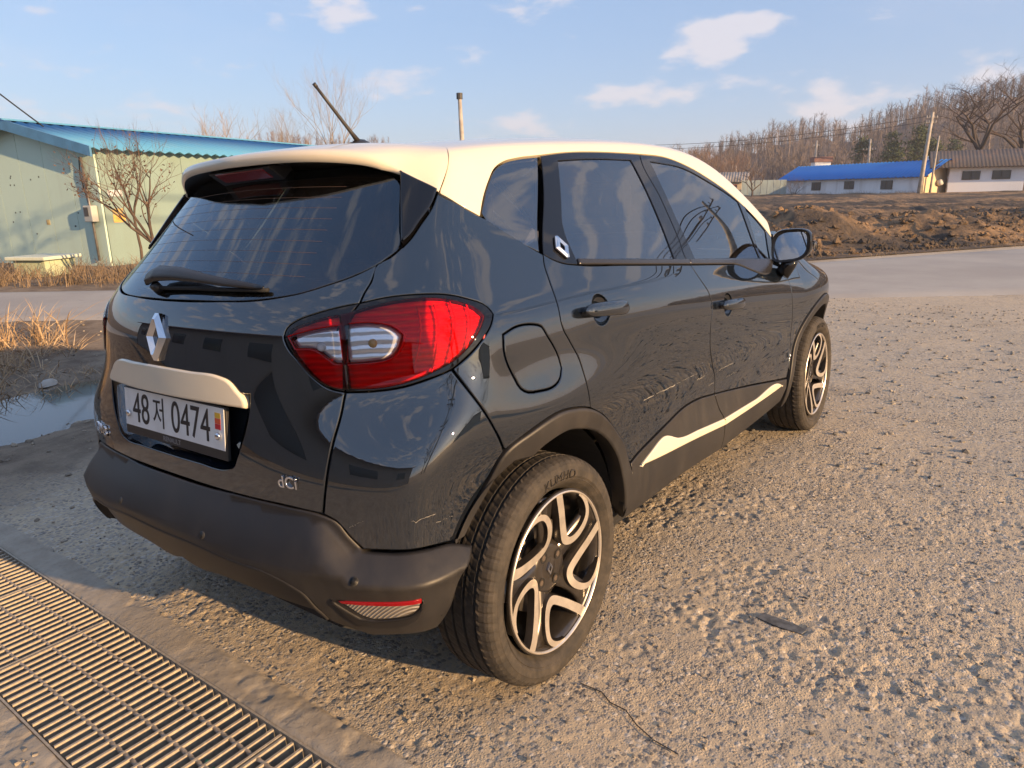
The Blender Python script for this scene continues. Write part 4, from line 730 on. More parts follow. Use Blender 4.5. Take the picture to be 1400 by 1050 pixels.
def top_pt(x, y, fn=f_body):
    a, b = .6, 1.9
    for _ in range(34):
        m = (a+b)/2
        if fn(np.array([x, y, m])) < 0: a = m
        else: b = m
    return (x, y, a)
def rear_pt(y, z, fn=f_body):
    a, b = 0., 1.0
    for _ in range(34):
        m = (a+b)/2
        if fn(np.array([-m, y, z])) < 0: a = m
        else: b = m
    return (-a, y, z)

# --- car materials
def car_paint():
    k = N('dark_blue_grey_paint'); x, y, z = k.sep()
    dust = k.math('MULTIPLY', k.ramp(z, .72, .30), k.ramp(k.noise(7, 7, .65, stretch=(1, 1, .35)), .36, .75))
    film = k.ramp(k.noise(3, 5, .6), .45, .8, 0, .012)
    d = k.math('MINIMUM', k.math('ADD', k.math('MULTIPLY', dust, .20), film), 1)
    k.set(Base_Color=k.mix(d, (.0045, .0074, .0130), (.20, .165, .12)), Metallic=.0, Roughness=.6, Specular_IOR_Level=.0, Coat_Weight=1.0, Coat_IOR=2.15,
          Coat_Roughness=k.math('ADD', k.math('MULTIPLY', d, .25), .006))
    return k.m
PAINT = car_paint()
def cream_paint():
    k = N('cream_paint'); c = k.mix(k.ramp(k.noise(5, 6, .6), .4, .8, 0, .25), (.70, .63, .49), (.58, .52, .40)); k.set(Base_Color=c, Roughness=.33, Coat_Weight=.8, Coat_Roughness=.06); return k.m
CREAM = cream_paint()
def plastic(name, col, dustcol, amt, rough=.48):
    k = N(name); x, y, z = k.sep()
    st = k.ramp(k.noise(9, 7, .7, stretch=(1, 1, .18)), .42, .72); bl = k.ramp(k.noise(2.2, 5, .6), .35, .75)
    d = k.math('MULTIPLY', k.math('ADD', k.math('MULTIPLY', st, .5), k.math('MULTIPLY', bl, .5)), amt)
    k.set(Base_Color=k.mix(d, col, dustcol), Roughness=k.math('ADD', k.math('MULTIPLY', d, .35), rough)); k.bump(k.noise(900, 2), .12, .0015); return k.m
PLAST = plastic('dusty_black_plastic', (.012, .012, .014), (.085, .076, .067), .34, .46)
PLAST2 = plastic('clean_black_plastic', (.012, .012, .014), (.07, .06, .05), .15, .4)
GLOSS = M('gloss_black', (.004, .004, .005), .04, spec=.6)
RUB = M('rubber_black', (.012, .012, .012), .75, var=.3)
DARK = M('cabin_black', (.010, .010, .011), .85)
CHROME = M('chrome', (.78, .78, .80), .10, 1.)
SEATM = M('seat_fabric', (.035, .036, .04), .9, var=.3, vs=30)
def tint_glass(name, tr, ior, col=(.92, .96, 1.)):
    k = N(name); t = k.t; t.nodes.remove(k.b)
    g = k.n('ShaderNodeBsdfGlossy'); g.inputs['Roughness'].default_value = .012; g.inputs['Color'].default_value = col+(1,)
    T = k.n('ShaderNodeBsdfTransparent'); T.inputs['Color'].default_value = (tr, tr*1.02, tr*1.05, 1)
    fz = k.n('ShaderNodeFresnel'); fz.inputs['IOR'].default_value = ior
    dd = k.n('ShaderNodeBsdfDiffuse'); dd.inputs['Color'].default_value = (.15, .13, .11, 1)
    mx = k.n('ShaderNodeMixShader'); k.l(fz.outputs[0], mx.inputs[0]); k.l(T.outputs[0], mx.inputs[1]); k.l(g.outputs[0], mx.inputs[2])
    m2 = k.n('ShaderNodeMixShader'); k.l(k.ramp(k.noise(6, 8, .7), .45, .85, .01, .09), m2.inputs[0]); k.l(mx.outputs[0], m2.inputs[1]); k.l(dd.outputs[0], m2.inputs[2])
    k.l(m2.outputs[0], k.out.inputs['Surface']); return k.m
GLASS = tint_glass('tinted_side_glass', .34, 2.7)
RGLASS = tint_glass('tinted_rear_glass', .12, 2.0, (.8, .9, 1.))
def lens(name, col, ior=1.5):
    k = N(name); t = k.t; t.nodes.remove(k.b)
    g = k.n('ShaderNodeBsdfGlossy'); g.inputs['Roughness'].default_value = .02
    T = k.n('ShaderNodeBsdfTransparent'); T.inputs['Color'].default_value = col+(1,)
    fz = k.n('ShaderNodeFresnel'); fz.inputs['IOR'].default_value = ior
    mx = k.n('ShaderNodeMixShader'); k.l(fz.outputs[0], mx.inputs[0]); k.l(T.outputs[0], mx.inputs[1]); k.l(g.outputs[0], mx.inputs[2]); k.l(mx.outputs[0], k.out.inputs['Surface']); return k.m
REDLENS = lens('red_lens', (1.0, .05, .055)); CLEARLENS = lens('clear_lens', (.96, .97, .98))
def reflector():
    k = N('lamp_reflector'); x, y, z = k.sep()
    wv = k.n('ShaderNodeTexWave'); wv.wave_type = 'BANDS'; wv.bands_direction = 'Z'; wv.inputs['Scale'].default_value = 22; wv.inputs['Distortion'].default_value = .3; k.l(k.co.outputs['Object'], wv.inputs['Vector'])
    k.set(Base_Color=k.mix(wv.outputs['Fac'], (.92, .90, .90), (.66, .60, .60)), Roughness=.4, Metallic=.1); k.bump(wv.outputs['Fac'], .6, .01); return k.m
REFL = reflector()

# --- assemble
car = bpy.data.objects.new('parked_car', None); COL.objects.link(car); car.matrix_world = YARD.to_4x4(); car.empty_display_size = .5
tag(car, 'dark blue-grey small crossover car with cream roof parked on the gravel yard', 'car')
D_ = LOOPS
def circ(cx, cz, r, n=28, fn=f_body, sx=1., sz=1.): return [side_pt(cx+r*sx*math.cos(2*math.pi*i/n), cz+r*sz*math.sin(2*math.pi*i/n), fn) for i in range(n)]
# tailgate with number-plate recess
RW0, RW1, RZ0, RZ1 = .358, .292, .905, .708
rec_half = [(-1e-4, RZ1), (-.15, RZ1), (-RW1+.03, RZ1+.001), (-RW1-.004, RZ1+.012), (-RW1-.022, RZ1+.04), (-RW0, .875), (-RW0, RZ0), (-.15, RZ0), (-1e-4, RZ0)]
rec_loop = [rear_pt(y, z) for y, z in rec_half]+[rear_pt(-y, z) for y, z in reversed(rec_half[1:-1])]
hatch = panel('tailgate', D_['hatch'], PAINT, car, sym=True, holes=[rec_loop], flange=.03)
# recess tray
n = len(rec_loop); vv = []; rl = np.array(rec_loop); c0 = np.array([0, 0, .80])
for k, (dx, s) in enumerate(((.002, 1.0), (.012, .995), (.034, .95), (.040, .93), (.041, .5))): vv.append(np.array([dx, 0, 0])+np.column_stack([rl[:, 0], rl[:, 1]*s, c0[2]+(rl[:, 2]-c0[2])*s]))
vv[-1][:, 0] = vv[-2][:, 0].mean(); vv.append(np.array([[vv[-1][:, 0].mean(), 0, .8]])); F = []
for a in range(4):
    for i in range(n): F.append((a*n+i, (a+1)*n+i, (a+1)*n+(i+1) % n, a*n+(i+1) % n))
F += [(4*n+i, 5*n, 4*n+(i+1) % n) for i in range(n)]
ob('plate_recess', mesh('plate_recess', np.concatenate(vv), F, None, True), hatch, PAINT)
# cream garnish above the plate
bar_half = [(-1e-4, .951), (-.145, .949), (-.260, .9445), (-.293, .936), (-.322, .914), (-.352, .882), (-.352, .872), (-.29, .8735), (-.137, .8755), (-1e-4, .876)]
panel('garnish_bar', [rear_pt(y, z) for y, z in bar_half], CREAM, hatch, sym=True, off=.009, rim=.008, drop=.006, flange=.03, gap=0)
def place_text(body, size, ext, sx, origin, xdir, ydir, mat, parent, name='lettering', bevel=0.):
    v, f = text_mesh(body, size, ext, sx, bevel); X = Vector(xdir).normalized(); Y = Vector(ydir); Y = (Y-X*Y.dot(X)).normalized(); Zz = X.cross(Y); o = Vector(origin)
    return ob(name, mesh(name, [tuple(o+X*p[0]+Y*p[1]+Zz*p[2]) for p in v], f), parent, mat)
# number plate: white, rigid, slightly tilted back
pl = empty('number_plate'); pl.parent = hatch
PB = Vector((-.579, 0, .750)); PT = Vector((-.566, 0, .862)); up = (PT-PB).normalized(); nrm = Vector((-1, 0, 0)); nrm = (nrm-up*nrm.dot(up)).normalized(); ctr = (PB+PT)/2
def pbox(name, y0, y1, z0, z1, d0, d1, mat, parent, bev=.002):
    m = MB(); m.box((y0, z0, d0), (y1, z1, d1)); m.v = [tuple(ctr+Vector((0, -1, 0))*x+up*y+nrm*z) for x, y, z in m.v]; return m.build(name, mat, parent, bevel=bev)
PW = M('plate_white', (.72, .73, .72), .38, var=.05, vs=20); PK = M('plate_black', (.012, .012, .014), .45)
pf = pbox('plate_frame', -.268, .268, -.080, .058, -.006, .004, M('plate_frame_dark', (.02, .02, .022), .4), car); pl.name = 'unused'; bpy.data.objects.remove(pl)
pp = pbox('number_plate', -.262, .262, -.054, .055, .0045, .0065, PW, car)
def ptext(s, size, cy, cz, mat, sx, par, nm='lettering', d=.0072): return place_text(s, size, .0004, sx, ctr+Vector((0, -1, 0))*cy+up*cz+nrm*d, (0, -1, 0), up, mat, par, nm)
ptext('48', .124, -.166, -.002, PK, .80, pp); ptext('저', .094, -.064, -.004, PK, .82, pp); ptext('0474', .124, .100, -.002, PK, .80, pp)
ptext('RENAULT', .019, -.005, -.0675, M('frame_letter', (.22, .22, .23), .4), 1.15, pf, d=.0047)
for k, c in enumerate(((.75, .45, .04), (.70, .10, .03), (.55, .02, .03))): pbox('sticker', .220, .246, .042-.0145*(k+1), .042-.0145*k-.0006, .0066, .0069+.0001*k, M('sticker%d' % k, c, .5), pp, 0)
for s in (-1, 1):
    m = MB(); bc = ctr+Vector((0, -1, 0))*(s*.236)+up*(-.018)+nrm*.0066
    m.tube([bc, bc+nrm*.006, bc+nrm*.009], [.010, .010, .005], 12); m.build('bolt', CHROME, pp, True)
# maker's lozenge
lo = Vector(rear_pt(0, 1.027)); ln = Vector(gradn(f_body, np.array(lo))); lu = Vector((0, 0, 1)); lu = (lu-ln*lu.dot(ln)).normalized(); lr = Vector((0, -1, 0))
v = []; HW, HH = .052, .063
for (w_, h_, d) in ((HW, HH, -.004), (HW, HH, .006), (HW*.62, HH*.74, .016), (HW*.34, HH*.40, .006), (HW*.34, HH*.40, -.004)):
    for a, b in ((.18, 1), (1, .0), (.18, -1), (-.18, -1), (-1, 0), (-.18, 1)): v.append(tuple(lo+ln*d+lr*a*w_+lu*b*h_))
F = [(r*6+i, r*6+(i+1) % 6, (r+1)*6+(i+1) % 6, (r+1)*6+i) for r in range(4) for i in range(6)]
ob('emblem', mesh('emblem', v, [q[::-1] for q in F]), hatch, CHROME)
# model badges
def badge(s, size, yy, zz, sx=1.):
    o = np.array(rear_pt(yy, zz)); nn = gradn(f_body, o); t = np.cross([0, 0, 1.], nn); t = -t if t[1] > 0 else t
    place_text(s, size, .0025, sx, Vector(o+nn*.003), t, (0, 0, 1), CHROME, hatch, 'badge', .0005)
badge('dCi', .042, -.488, .708); badge('QM3', .046, .47, .702, 1.25)
# glass, fin, quarter
rg = panel('rear_window', D_['rear_glass'], RGLASS, car, sym=True, off=-.003, flange=.006)
panel('glass_fin', D_['fin'], GLOSS, car, both=True, off=.016, flange=.05, rim=.006, drop=.004)
fh = [tuple(p) for p in D_['fuel_door']]
panel('quarter_panel', D_['quarter_panel'], PAINT, car, holes=[fh]); 
panel('fuel_flap', D_['fuel_door'], PAINT, car, off=-.0005, gap=.0026)
V, Nn, F = panel_data(D_['quarter_panel']); s_ = np.array([1, -1, 1.]); ob('quarter_panel', mesh('quarter_panel', V*s_, [q[::-1] for q in F], Nn*s_), car, PAINT)
panel('bumper_corner', D_['bumper_corner'], PAINT, car, both=True)
panel('quarter_window', D_['quarter_glass'], GLASS, car, both=True, off=-.003, flange=.01, gap=.004)
V, Nn, F = panel_data(D_['quarter_glass'], off=-.0045, gap=-.002, flange=.01)
panel('roof', D_['roof'], CREAM, car, both=True, flange=.03, gap=.0012, rim=.003)
panel('windscreen', D_['windscreen'], GLASS, car, both=True, off=-.003, flange=.01, gap=.0)
# doors
def hand_hole(cx, cz, r): return circ(cx, cz, r, 24)
HR, HF = [((D_[k_][0][0]+D_[k_][1][0])/2, (D_[k_][0][2]+D_[k_][1][2])/2) for k_ in ('rhandle', 'fhandle')]
for (nm, lp, hc) in (('rear_door', 'rear_door', HR), ('front_door', 'front_door', HF)):
    for dd, sgn in zip(panel(nm, D_[lp], PAINT, car, both=True, holes=[hand_hole(hc[0], hc[1], .043)]), (1, -1)):
        rim_ = np.array(hand_hole(hc[0], hc[1], .0455)); nn = gradn(f_body, rim_); rings = []
        for k in range(7):
            q = k/6; sc_ = math.cos(q*math.pi/2*.98); rings.append(rim_.mean(0)+(rim_-rim_.mean(0))*sc_-nn*.030*math.sin(q*math.pi/2)-nn*.002)
        bv = np.concatenate(rings); bf = grid_faces(7, 24).tolist() + [(k*24+23, (k+1)*24+23, (k+1)*24, k*24) for k in range(6)]
        ob('handle_dish', mesh('handle_dish', bv*np.array([1, sgn, 1]), bf, None, True), dd, PAINT)
        c = np.array(side_pt(*hc)); nn = gradn(f_body, c); ax = np.array([1, 0, -.09]); ax -= nn*ax.dot(nn); ax /= np.linalg.norm(ax); upv = np.cross(nn, ax)
        m = MB(); nseg = 22
        for i in range(nseg+1):
            t = -1+2*i/nseg; hh = .0205*(max(0, 1-abs(t)**7))**.5*(1+.12*t)+.0006; dp = .014*(max(0, 1-abs(t)**8))**.5+.0006; o = c+ax*(t*.108)+nn*(.021+.012*(1-t*t))
            for k in range(14):
                th = 2*math.pi*k/14; m.v.append(tuple((o+upv*hh*math.copysign(abs(math.cos(th))**.75, math.cos(th))+nn*dp*math.copysign(abs(math.sin(th))**.75, math.sin(th)))*np.array([1, sgn, 1])))
        m.f = [(i*14+k, i*14+(k+1) % 14, (i+1)*14+(k+1) % 14, (i+1)*14+k) for i in range(nseg) for k in range(14)]+[tuple(range(14)), tuple(nseg*14+k for k in reversed(range(14)))]
        m.build('handle', PAINT, dd, True)
        for xx in (-.085, .085):
            m = MB(); o = c+ax*xx; m.tube([(o-nn*.01)*np.array([1, sgn, 1]), (o+nn*.026)*np.array([1, sgn, 1])], .012, 10); m.build('handle_mount', PAINT, dd, True)
panel('rear_door_frame', D_['rear_frame'], GLOSS, car, both=True, holes=[D_['rear_window']], off=-.001)
panel('rear_door_window', D_['rear_window'], GLASS, car, both=True, off=-.005, gap=-.002, flange=.005)
panel('front_door_frame', D_['front_frame'], GLOSS, car, both=True, holes=[D_['front_window'], D_['front_quarter_window']], off=-.001)
panel('front_door_window', D_['front_window'], GLASS, car, both=True, off=-.005, gap=-.002, flange=.005)
panel('front_quarter_window', D_['front_quarter_window'], GLASS, car, both=True, off=-.005, gap=-.002, flange=.005)
for nm in ('belt_rear', 'belt_front'): panel('belt_moulding', D_[nm], M('satin_dark_trim', (.05, .05, .055), .25, .6), car, both=True, off=.006, rim=.005, drop=.004, gap=.0006)
# lower cladding and cream strips
for nm in ('clad_rear', 'clad_front'): panel('sill_cladding', D_[nm], PLAST, car, both=True, off=.004)
for nm in ('strip_rear', 'strip_front'): panel('cream_strip', D_[nm], CREAM, car, both=True, off=.012, rim=.004, drop=.004, flange=.012)
# arch flares
arc = lambda cx, r, a0, a1, n: [side_pt(cx+r*math.cos(R(a)), .318+r*math.sin(R(a))) for a in np.linspace(a0, a1, n)]
fl = [tuple(p) for p in D_['flare_o']]+[tuple(p) for p in reversed(D_['flare_i'])]+arc(0, .400, 112, 146, 5)+[side_pt(-.325, .535)]
panel('arch_flare', fl, PLAST, car, both=True, off=.010, rim=.008, drop=.005, flange=.05)
FC = 2.606
fl2 = arc(FC, .452, -14, 192, 26)+arc(FC, .392, 190, -14, 24)
panel('arch_flare', fl2, PLAST, car, both=True, off=.010, rim=.008, drop=.005, flange=.05, ch=Chart(.7))
# front end
FR = Chart(.7, flip=2.7)
def front_pt(y, z):
    a, b = 1.0, 3.7
    for _ in range(34):
        m = (a+b)/2
        if f_body(np.array([m, y, z])) < 0: a = m
        else: b = m
    return (a, y, z)
hoodline = [side_pt(3.10, .875), side_pt(2.9, .94), side_pt(2.6, .99), side_pt(2.3, 1.035), side_pt(2.1, 1.065)]
fdl = [p for p in D_['front_door'] if p[0] > 1.9 and p[2] < .99][:6]
nose = [front_pt(-.56, .42), front_pt(-.60, .55), front_pt(-.60, .68), front_pt(-.57, .80)]
nose_s = [side_pt(3.03, .42), side_pt(3.08, .55), side_pt(3.10, .70)]
panel('front_wing', [hoodline[-1], side_pt(2.0, 1.03)]+fdl+arc(FC, .452, 166, 14, 20)+nose_s+hoodline[:-1], PAINT, car, both=True, ch=Chart(.6))
panel('bonnet', [top_pt(2.50, -.001), top_pt(2.9, -.001), top_pt(3.25, -.001), top_pt(3.2, -.25), top_pt(3.12, -.45)]+hoodline+[top_pt(2.36, -.58), top_pt(2.47, -.3)], PAINT, car, both=True, ch=Chart(.4))
panel('front_bumper', [front_pt(-1e-4, .86), front_pt(-.25, .86), front_pt(-.45, .86)]+[side_pt(3.10, .87)]+list(reversed(nose_s))+[side_pt(3.03, .32), front_pt(-.45, .24), front_pt(-1e-4, .22)], PLAST2, car, ch=FR, sym=True, step=.04)
# rear bumper
BCH = Chart(.52)
bmp = panel('rear_bumper', D_['bumper'], PLAST, car, fn=f_bump, ch=BCH, sym=True, rim=.006, drop=.003, flange=.03, gap=.0008)
panel('diffuser', D_['diffuser'], PLAST2, bmp, fn=f_bump, ch=BCH, sym=True, off=-.022, gap=-.006, rim=.006, drop=.004, flange=.05)
panel('diffuser_lip', [D_['bumper'][-1]]+[tuple(p) for p in D_['diffuser'][1:8]]+[tuple(np.array(p)+np.array([0, 0, .012])) for p in reversed(D_['diffuser'][1:8])]+[(D_['bumper'][-1][0], -1e-4, .512)], PLAST, bmp, fn=f_bump, sym=True, off=.003, ch=BCH, rim=.004, drop=.004, flange=.03, gap=0)
REDPL = M('red_reflector', (.28, .006, .01), .25, 0, .4)
for sg in (1, -1):
    s3 = np.array([1, sg, 1.])
    for nm, key, mt, kw in (('fog_trim', 'fog_trim', PLAST2, dict(off=.006, rim=.004, drop=.004, flange=.02)),):
        V, Nn, F = panel_data(D_[key], fn=f_bump, ch=BCH, gap=0, step=.01, **kw); ft = ob(nm, mesh(nm, V*s3, F if sg > 0 else [q[::-1] for q in F], Nn*s3), bmp, mt)
    V, Nn, F = panel_data(D_['fog'], fn=f_bump, ch=BCH, off=.002, gap=0, rim=.003, drop=.004, flange=.01, step=.01)
    def refl_mat():
        if 'fogrib' in MATS: return MATS['fogrib']
        k = N('ribbed_clear_lens'); wv = k.n('ShaderNodeTexWave'); wv.bands_direction = 'DIAGONAL'; wv.inputs['Scale'].default_value = 120; k.l(k.co.outputs['Object'], wv.inputs['Vector'])
        k.set(Base_Color=k.mix(wv.outputs['Fac'], (.16, .145, .13), (.40, .37, .33)), Roughness=.22, Coat_Weight=1.); k.bump(wv.outputs['Fac'], .8, .004); MATS['fogrib'] = k.m; return k.m
    fo = ob('reversing_light', mesh('reversing_light', V*s3, F if sg > 0 else [q[::-1] for q in F], Nn*s3), bmp, refl_mat())
    fg = np.array(D_['fog']); band = [tuple(fg[0]), tuple(fg[1]), tuple(fg[2]), tuple(fg[2]+(0, 0, -.012)), tuple(fg[1]+(0, 0, -.011)), tuple(fg[0]+(fg[8]-fg[0])*.35)]
    V, Nn, F = panel_data(band, fn=f_bump, ch=BCH, off=.0035, gap=0, rim=.001, drop=.001, flange=.004, step=.01); ob('red_reflector', mesh('red_reflector', V*s3, F if sg > 0 else [q[::-1] for q in F], Nn*s3), bmp, REDPL)
    for (yy, zz) in ((-.62, .475), (-.22, .545)):
        o = np.array(rear_pt(yy, zz, f_bump)) if yy != -.62 else np.array(D_['sensor'][0]); nn = gradn(f_bump, o); o = o*s3; nn = nn*s3; m = MB()
        m.tube([o-nn*.004, o+nn*.0006, o+nn*.0006, o-nn*.002], [.0105, .0105, .0085, .0085], 18, False); m.build('sensor_ring', M('sensor_ring', (.03, .03, .03), .5), bmp, True)
        m = MB(); m.tube([o-nn*.004, o-nn*.0008], .0085, 16); m.build('parking_sensor', PLAST2, bmp, False)
# tail lights
def lamp_chrome():
    if 'lamp_chrome' in MATS: return MATS['lamp_chrome']
    k = N('lamp_chrome'); wv = k.n('ShaderNodeTexWave'); wv.bands_direction = 'Z'; wv.inputs['Scale'].default_value = 16; wv.inputs['Distortion'].default_value = 1.5; k.l(k.co.outputs['Object'], wv.inputs['Vector']); k.set(Base_Color=(.90, .90, .92), Roughness=.2, Metallic=.6); k.bump(wv.outputs['Fac'], .25, .006); MATS['lamp_chrome'] = k.m; return k.m
lr_ = SIDE.to(np.array(D_['lamp_red'])); lrm = lr_.mean(0); lr_ = lrm+(lr_-lrm)*np.array([1.035, 1.05]); D_['lamp_red'] = [tuple(p) for p in SIDE.back(lr_, f_body)]
for sg in (1, -1):
    s3 = np.array([1, sg, 1.])
    def pn(nm, lp, mt, par, **k):
        V, Nn, F = panel_data(lp, **k); return ob(nm, mesh(nm, V*s3, F if sg > 0 else [q[::-1] for q in F], Nn*s3), par, mt)
    def clip(loop, keep_inner):
        """part of a lamp loop on one side of the tailgate gap"""
        q = SIDE.to(np.array(loop)); uc = SIDE.to(np.array([[-.449, -.600, 1.0]]))[0, 0]; o = []
        inn = lambda p: (p[0] < uc-.0015) if keep_inner else (p[0] > uc+.0015)
        e = uc-.0015 if keep_inner else uc+.0015
        for i in range(len(q)):
            a, b = q[i], q[(i+1) % len(q)]
            if inn(a): o.append(a)
            if inn(a) != inn(b): o.append(a+(b-a)*(e-a[0])/(b[0]-a[0]))
        return [tuple(p) for p in SIDE.back(np.array(o), f_body)]
    for key, inner in (('lamp_inner', True), ('lamp_outer', False)):
        base = pn('tail_light', D_[key], GLOSS, car, off=.001, rim=.002, drop=.002, flange=.03, holes=[clip(D_['lamp_red'], inner)], step=.012)
        red = clip(D_['lamp_red'], inner); lc_ = np.array(D_['lamp_clear']); lm_ = lc_.mean(0); clr = clip([tuple(p) for p in SIDE.back(SIDE.to(lm_+(lc_-lm_)*1.18), f_body)], inner)
        pn('reflector_bowl', red, REFL, base, off=-.014, gap=-.004, flange=.002, step=.01)
        q = np.array(clr); cen = q.mean(0)
        pn('red_lens', red, REDLENS, base, off=.006, gap=-.003, rim=.006, drop=.006, flange=.012, step=.010, holes=[clr])
        pn('clear_lens', clr, CLEARLENS, base, off=.008, gap=.0005, rim=.004, drop=.004, flange=.006, step=.010)
        pn('light_guide', [tuple(cen+(p-cen)*1.13) for p in q], M('light_guide_red', (.75, .02, .025), .2, 0, 1.), base, off=-.002, gap=0, rim=.003, drop=.002, flange=.01, step=.01, holes=[[tuple(cen+(p-cen)*1.03) for p in q]])
        pn('chrome_bowl', [tuple(cen+(p-cen)*1.02) for p in q], lamp_chrome(), base, off=-.006, gap=0, rim=.012, drop=.006, flange=.008, step=.01)
        bp = SIDE.back(SIDE.to(cen)[None], f_body)[0]; bn = gradn(f_body, bp); m = MB(); m.tube([(bp-bn*.012)*s3, (bp-bn*.002)*s3, (bp+bn*.001)*s3], [.011, .010, .004], 12); m.build('bulb', M('amber_bulb', (.55, .36, .16), .15) if not inner else M('white_bulb', (.8, .8, .82), .15), base, True)
        if not inner:
            for kx in (.30, .42, .54, .66, .78):   # stacked ribs in the outer lamp
                qa = SIDE.to(np.array(red)); u0, u1 = qa[:, 0].min(), qa[:, 0].max(); uu = u0+(u1-u0)*(kx+.16)
                vv_ = qa[np.abs(qa[:, 0]-uu).argsort()[:6], 1]; lo_, hi_ = vv_.min(), vv_.max()
                if hi_-lo_ < .03: continue
                pts = SIDE.back(np.array([(uu+.02*math.sin((t-.2)*2.4), lo_+(hi_-lo_)*t) for t in np.linspace(.08, .9, 9)]), f_body); nn = gradn(f_body, pts)
                m = MB(); m.tube([tuple(p) for p in (pts-nn*.004)*s3], .0022, 6); m.build('lamp_rib', M('lamp_rib', (.8, .1, .1), .25), base, True)
# spoiler
rt = np.array([(.030, 0, 1.5125), (.030, -.25, 1.5078), (.035, -.42, 1.4966), (.024, -.518, 1.4822), (-.018, -.573, 1.4612), (-.050, -.600, 1.4272), (-.086, -.613, 1.3882), (-.115, -.620, 1.3565)])
te = np.array([(-.300, 0, 1.4895), (-.270, -.24, 1.486), (-.212, -.40, 1.472), (-.170, -.475, 1.452), (-.146, -.512, 1.428), (-.134, -.555, 1.398), (-.124, -.592, 1.375), (-.118, -.617, 1.358)])
def rsm(p, n):
    t = np.linspace(0, 1, len(p)); T = np.linspace(0, 1, n); return np.column_stack([nspl(t, p[:, i])(T) for i in range(3)])
NS = 40; A = rsm(rt, NS); B = rsm(te, NS); rows = []
for k in range(11):
    s = k/10; q = A*(1-s)+B*s; bul = .012*math.sin(math.pi*s)*np.linspace(1, .2, NS); q[:, 2] += bul; q[:, 1] -= bul*np.linspace(0, .8, NS)**2; rows.append(q)
fade = np.clip(np.linspace(2.05, -.35, NS), 0, 1)[:, None]         # lip dies out at the ends
for dx, dz in ((-.006, -.006), (-.008, -.014), (-.006, -.024), (.0, -.030)): rows.append(B+np.array([dx, 0, dz])*fade+np.array([0, -.002, 0])*(1-fade))
Vs = np.concatenate(rows); Fs = grid_faces(len(rows), NS).tolist()
Vm = np.concatenate([Vs, Vs*np.array([1, -1, 1])]); Fm = [q[::-1] for q in Fs]+[tuple(i+len(Vs) for i in q) for q in Fs]
sp = ob('spoiler', mesh('spoiler', Vm, Fm, None, True), car, CREAM); md = sp.modifiers.new('weld', 'WELD'); md.merge_threshold = .0008
lipb = rows[-1]; inn_ = lipb.copy(); inn_[:, 0] += np.linspace(.12, .03, NS); inn_[:, 2] -= .006
Vu = np.concatenate([lipb, lipb+np.array([.012, 0, .004]), inn_+np.array([-.02, 0, .0]), inn_+np.array([.05, 0, -.03])]); Fu = grid_faces(4, NS).tolist()
ob('spoiler_underside', mesh('spoiler_underside', np.concatenate([Vu, Vu*np.array([1, -1, 1])]), [q[::-1] for q in Fu]+[tuple(i+len(Vu) for i in q) for q in Fu], None, True), sp, PLAST2)
m = MB(); m.prism([(-.276, 1.452), (-.225, 1.418), (-.19, 1.43), (-.20, 1.462), (-.270, 1.4585)], -.15, .15, lambda a, b, c: (a, c, b)); m.build('brake_light_housing', PLAST2, sp, bevel=.004)
m = MB(); m.prism([(-.2735, 1.4480), (-.2395, 1.4255), (-.2365, 1.4300), (-.2705, 1.4525)], -.118, .118, lambda a, b, c: (a, c, b)); m.build('high_brake_light', M('dark_red_lens', (.20, .010, .012), .2, 0, .5), sp, bevel=.002)
# roof aerial
m = MB(); bv = []
for i, (x, w_, h_) in enumerate(((.135, .006, .004), (.155, .020, .022), (.18, .026, .034), (.215, .024, .030), (.25, .016, .014), (.285, .005, .003))):
    zt = top_pt(x, 0)[2]-.002
    for a in (-1, -.6, 0, .6, 1): m.v.append((x, w_*a, zt+h_*(1-a*a)))
m.f = [q[::-1] for q in grid_faces(6, 5).tolist()]; ab = m.build('aerial_base', PLAST2, car, True)
m = MB(); z0 = top_pt(.185, 0)[2]; m.tube([(.185, 0, z0+.026), (.16, .0, z0+.052), (.09, 0, z0+.125), (.04, 0, z0+.178)], [.009, .0065, .0055, .0048], 10); m.tube([(.041, 0, z0+.177), (.032, 0, z0+.187)], .0062, 10); m.build('aerial_mast', M('aerial_black', (.03, .025, .022), .5), ab, True)
# wiper
def on_glass(y, z, d):
    p = np.array(rear_pt(y, z)); return p+gradn(f_body, p)*d
m = MB(); wp = [(.115, 1.150, .022, .012), (.105, 1.158, .028, .025), (.06, 1.166, .032, .027), (-.02, 1.166, .032, .023), (-.10, 1.162, .030, .018), (-.15, 1.158, .028, .015), (-.24, 1.152, .022, .012), (-.33, 1.147, .016, .008), (-.36, 1.145, .014, .004)]
for (y, z, d, h_) in wp:
    p = np.array(on_glass(y, z, d)); nn = gradn(f_body, np.array(rear_pt(y, z))); up_ = np.cross(nn, [0, 1., 0]); up_ = up_ if up_[2] > 0 else -up_
    for k in range(8):
        th = 2*math.pi*k/8; m.v.append(tuple(p+up_*h_*math.cos(th)+nn*h_*.55*math.sin(th)))
m.f = [(i*8+k, i*8+(k+1) % 8, (i+1)*8+(k+1) % 8, (i+1)*8+k) for i in range(len(wp)-1) for k in range(8)]+[tuple(range(8)), tuple((len(wp)-1)*8+k for k in reversed(range(8)))]
wip = m.build('rear_wiper', PLAST2, car, True)
m = MB(); m.tube([on_glass(y, 1.147-.012*abs(y+.10), .006) for y in np.linspace(.07, -.37, 14)], .0055, 6); m.build('wiper_blade', RUB, wip, True)
m = MB(); m.tube([on_glass(.075, 1.142, -.004), on_glass(.075, 1.145, .022)], .014, 12); m.build('wiper_pivot', PLAST2, wip, True)
m = MB()
